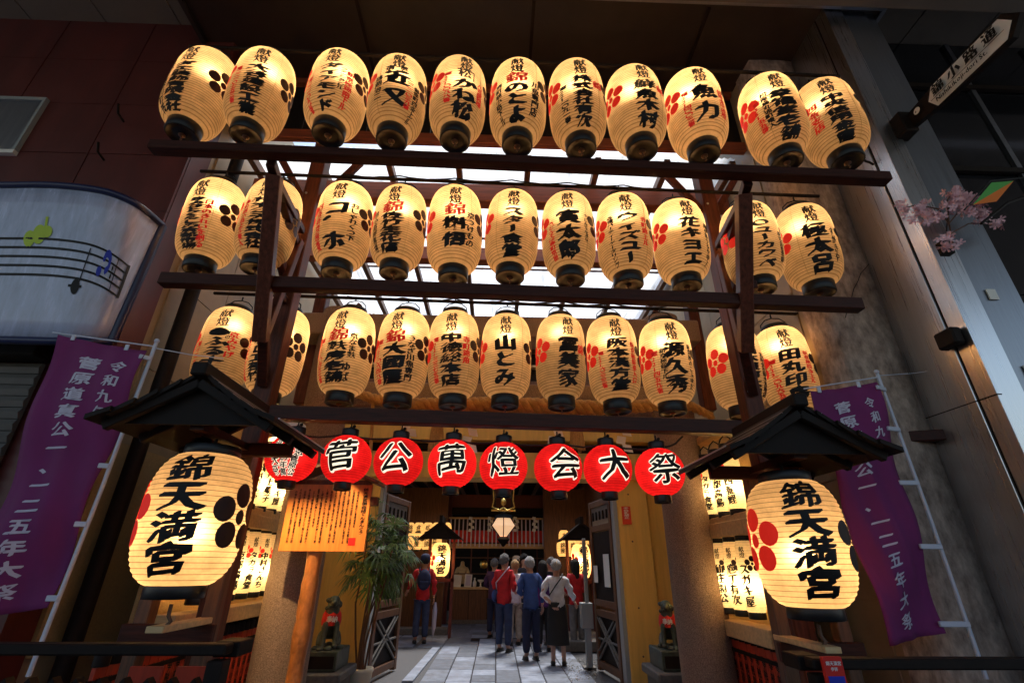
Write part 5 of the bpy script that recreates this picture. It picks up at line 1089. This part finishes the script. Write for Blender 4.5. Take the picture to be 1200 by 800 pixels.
B().tube([(um.x-.02, um.y, .02), (um.x-.01, um.y, .12)], .006, 6).put('tip', 'grey', ug); B().tube([(um.x-.01, um.y, .1), (um.x, um.y, .3), (um.x, um.y, .62), (um.x+.005, um.y, .78)], [.012, .05, .055, .02], 9).put('cloth', 'offwhite', ug); B().tube([(um.x+.005, um.y, .76), (um.x+.01, um.y, .9), (um.x-.02, um.y, .95), (um.x-.05, um.y, .92)], .01, 6).put('handle', 'black', ug)
t, V, s, A = person(590, 765, 1.74, K-.5, 'grey haired person in red jacket with a blue shoulder bag', R_, JE, 'grey', 'front')
b = B(); b.ball(V(.2, -.02, .96), (.06*s, .15*s, .12*s), 12, 8); link('shoulder_bag', b.mesh('shoulder_bag', BF), t)
b = B(); b.tube([V(.2, -.05, 1.05), V(.1, .17, 1.2), V(-.08, .17, 1.38), V(-.12, .02, 1.49), V(-.05, -.15, 1.36), V(.12, -.17, 1.1)], .012, 6); link('bag_strap', b.mesh('bag_strap', 'offwhite'), t)
person(578, 748, 1.68, K-.3, 'person in dark purple jacket behind the blue shoulder bag', cloth('plum_cloth', (.05, .015, .06)), NV, 'grey', 'front')
person(603, 757, 1.64, K+.3, 'blond woman in white top and beige trousers in the group', WH, BG, 'blond', 'front')
person(615, 752, 1.78, .5, 'man with dark hair turned towards the others', cloth('dark_jacket', (.03, .03, .04)), NV, 'dark', 'front')
person(605, 738, 1.76, K, 'person in a white cap at the back of the group', BK, BK, 'dark', 'down', cap='white')
person(623, 775, 1.68, K+.25, 'white haired man in blue fleece and navy trousers', BF, NV, 'white', ('down', 'front'), lean=.12)
person(638, 764, 1.62, K, 'person in violet top half hidden behind the blue fleece', PU, BK, 'dark', 'front', longhair=True)
person(648, 757, 1.70, K+.5, 'dark haired person in black top between violet and white', BK, BK, 'grey', 'front')
t, V, s, A = person(655, 781, 1.63, K-.1, 'white haired woman in white cardigan and long black skirt', WH, BK, 'white', ('out', 'back'), skirt=True)
b = B(); b.tube([V(.14, .16, 1.12), V(.02, .175, 1.28), V(-.1, .12, 1.42), V(-.12, -.02, 1.48), V(-.05, -.16, 1.3), V(.1, -.17, 1.1)], .011, 6); link('bag_strap', b.mesh('bag_strap', BK), t)
b = B(); c = A[1][2]; b.box(c+Vector((-.1, .02, -.05)), c+Vector((.02, .07, .03)), .008); link('camera_in_hand', b.mesh('camera_in_hand', 'ring'), t)
t, V, s, A = person(678, 762, 1.66, K+.35, 'woman in red coat with long black hair near the station lantern', R_, GT, 'dark', 'front', longhair=True)
# ------------------------------------------------------------------ pieces that belong to a part hang from that part
HANG = {'wire_handle': 'top_ring', 'hanging_hook': 'top_ring', 'bottom_hook': 'bottom_ring', 'paper_seam': 'paper_shade', 'plum_crest': 'paper_shade', 'pole_cap': 'pole', 'bib_lettering': 'red_bib', 'eyes': 'body', 'hands': 'body', 'hair': 'body', 'straps': 'backpack', 'bag_strap': 'shoulder_bag', 'nail_head': 'gate_post', 'red_seal': 'board', 'plate_mark': 'round_plate'}
LET = ('paper_shade', 'red_paper_shade', 'cloth', 'sheet', 'board', 'white_face')
base_name = lambda o: o.name.split('.')[0]
for root in [o for o in bpy.data.objects if o.parent is None and o.type == 'EMPTY']:
    kids = list(root.children); by = {}
    for k_ in kids: by.setdefault(base_name(k_), k_)
    for k_ in kids:
        n_ = base_name(k_); tgt_ = by.get(HANG.get(n_, '')) if n_ in HANG else next((by[q] for q in LET if q in by), None) if n_ in ('lettering', 'red_lettering', 'white_outline') else None
        if tgt_ is not None and tgt_ is not k_ and tgt_.location.length < 1e-6: k_.parent = tgt_
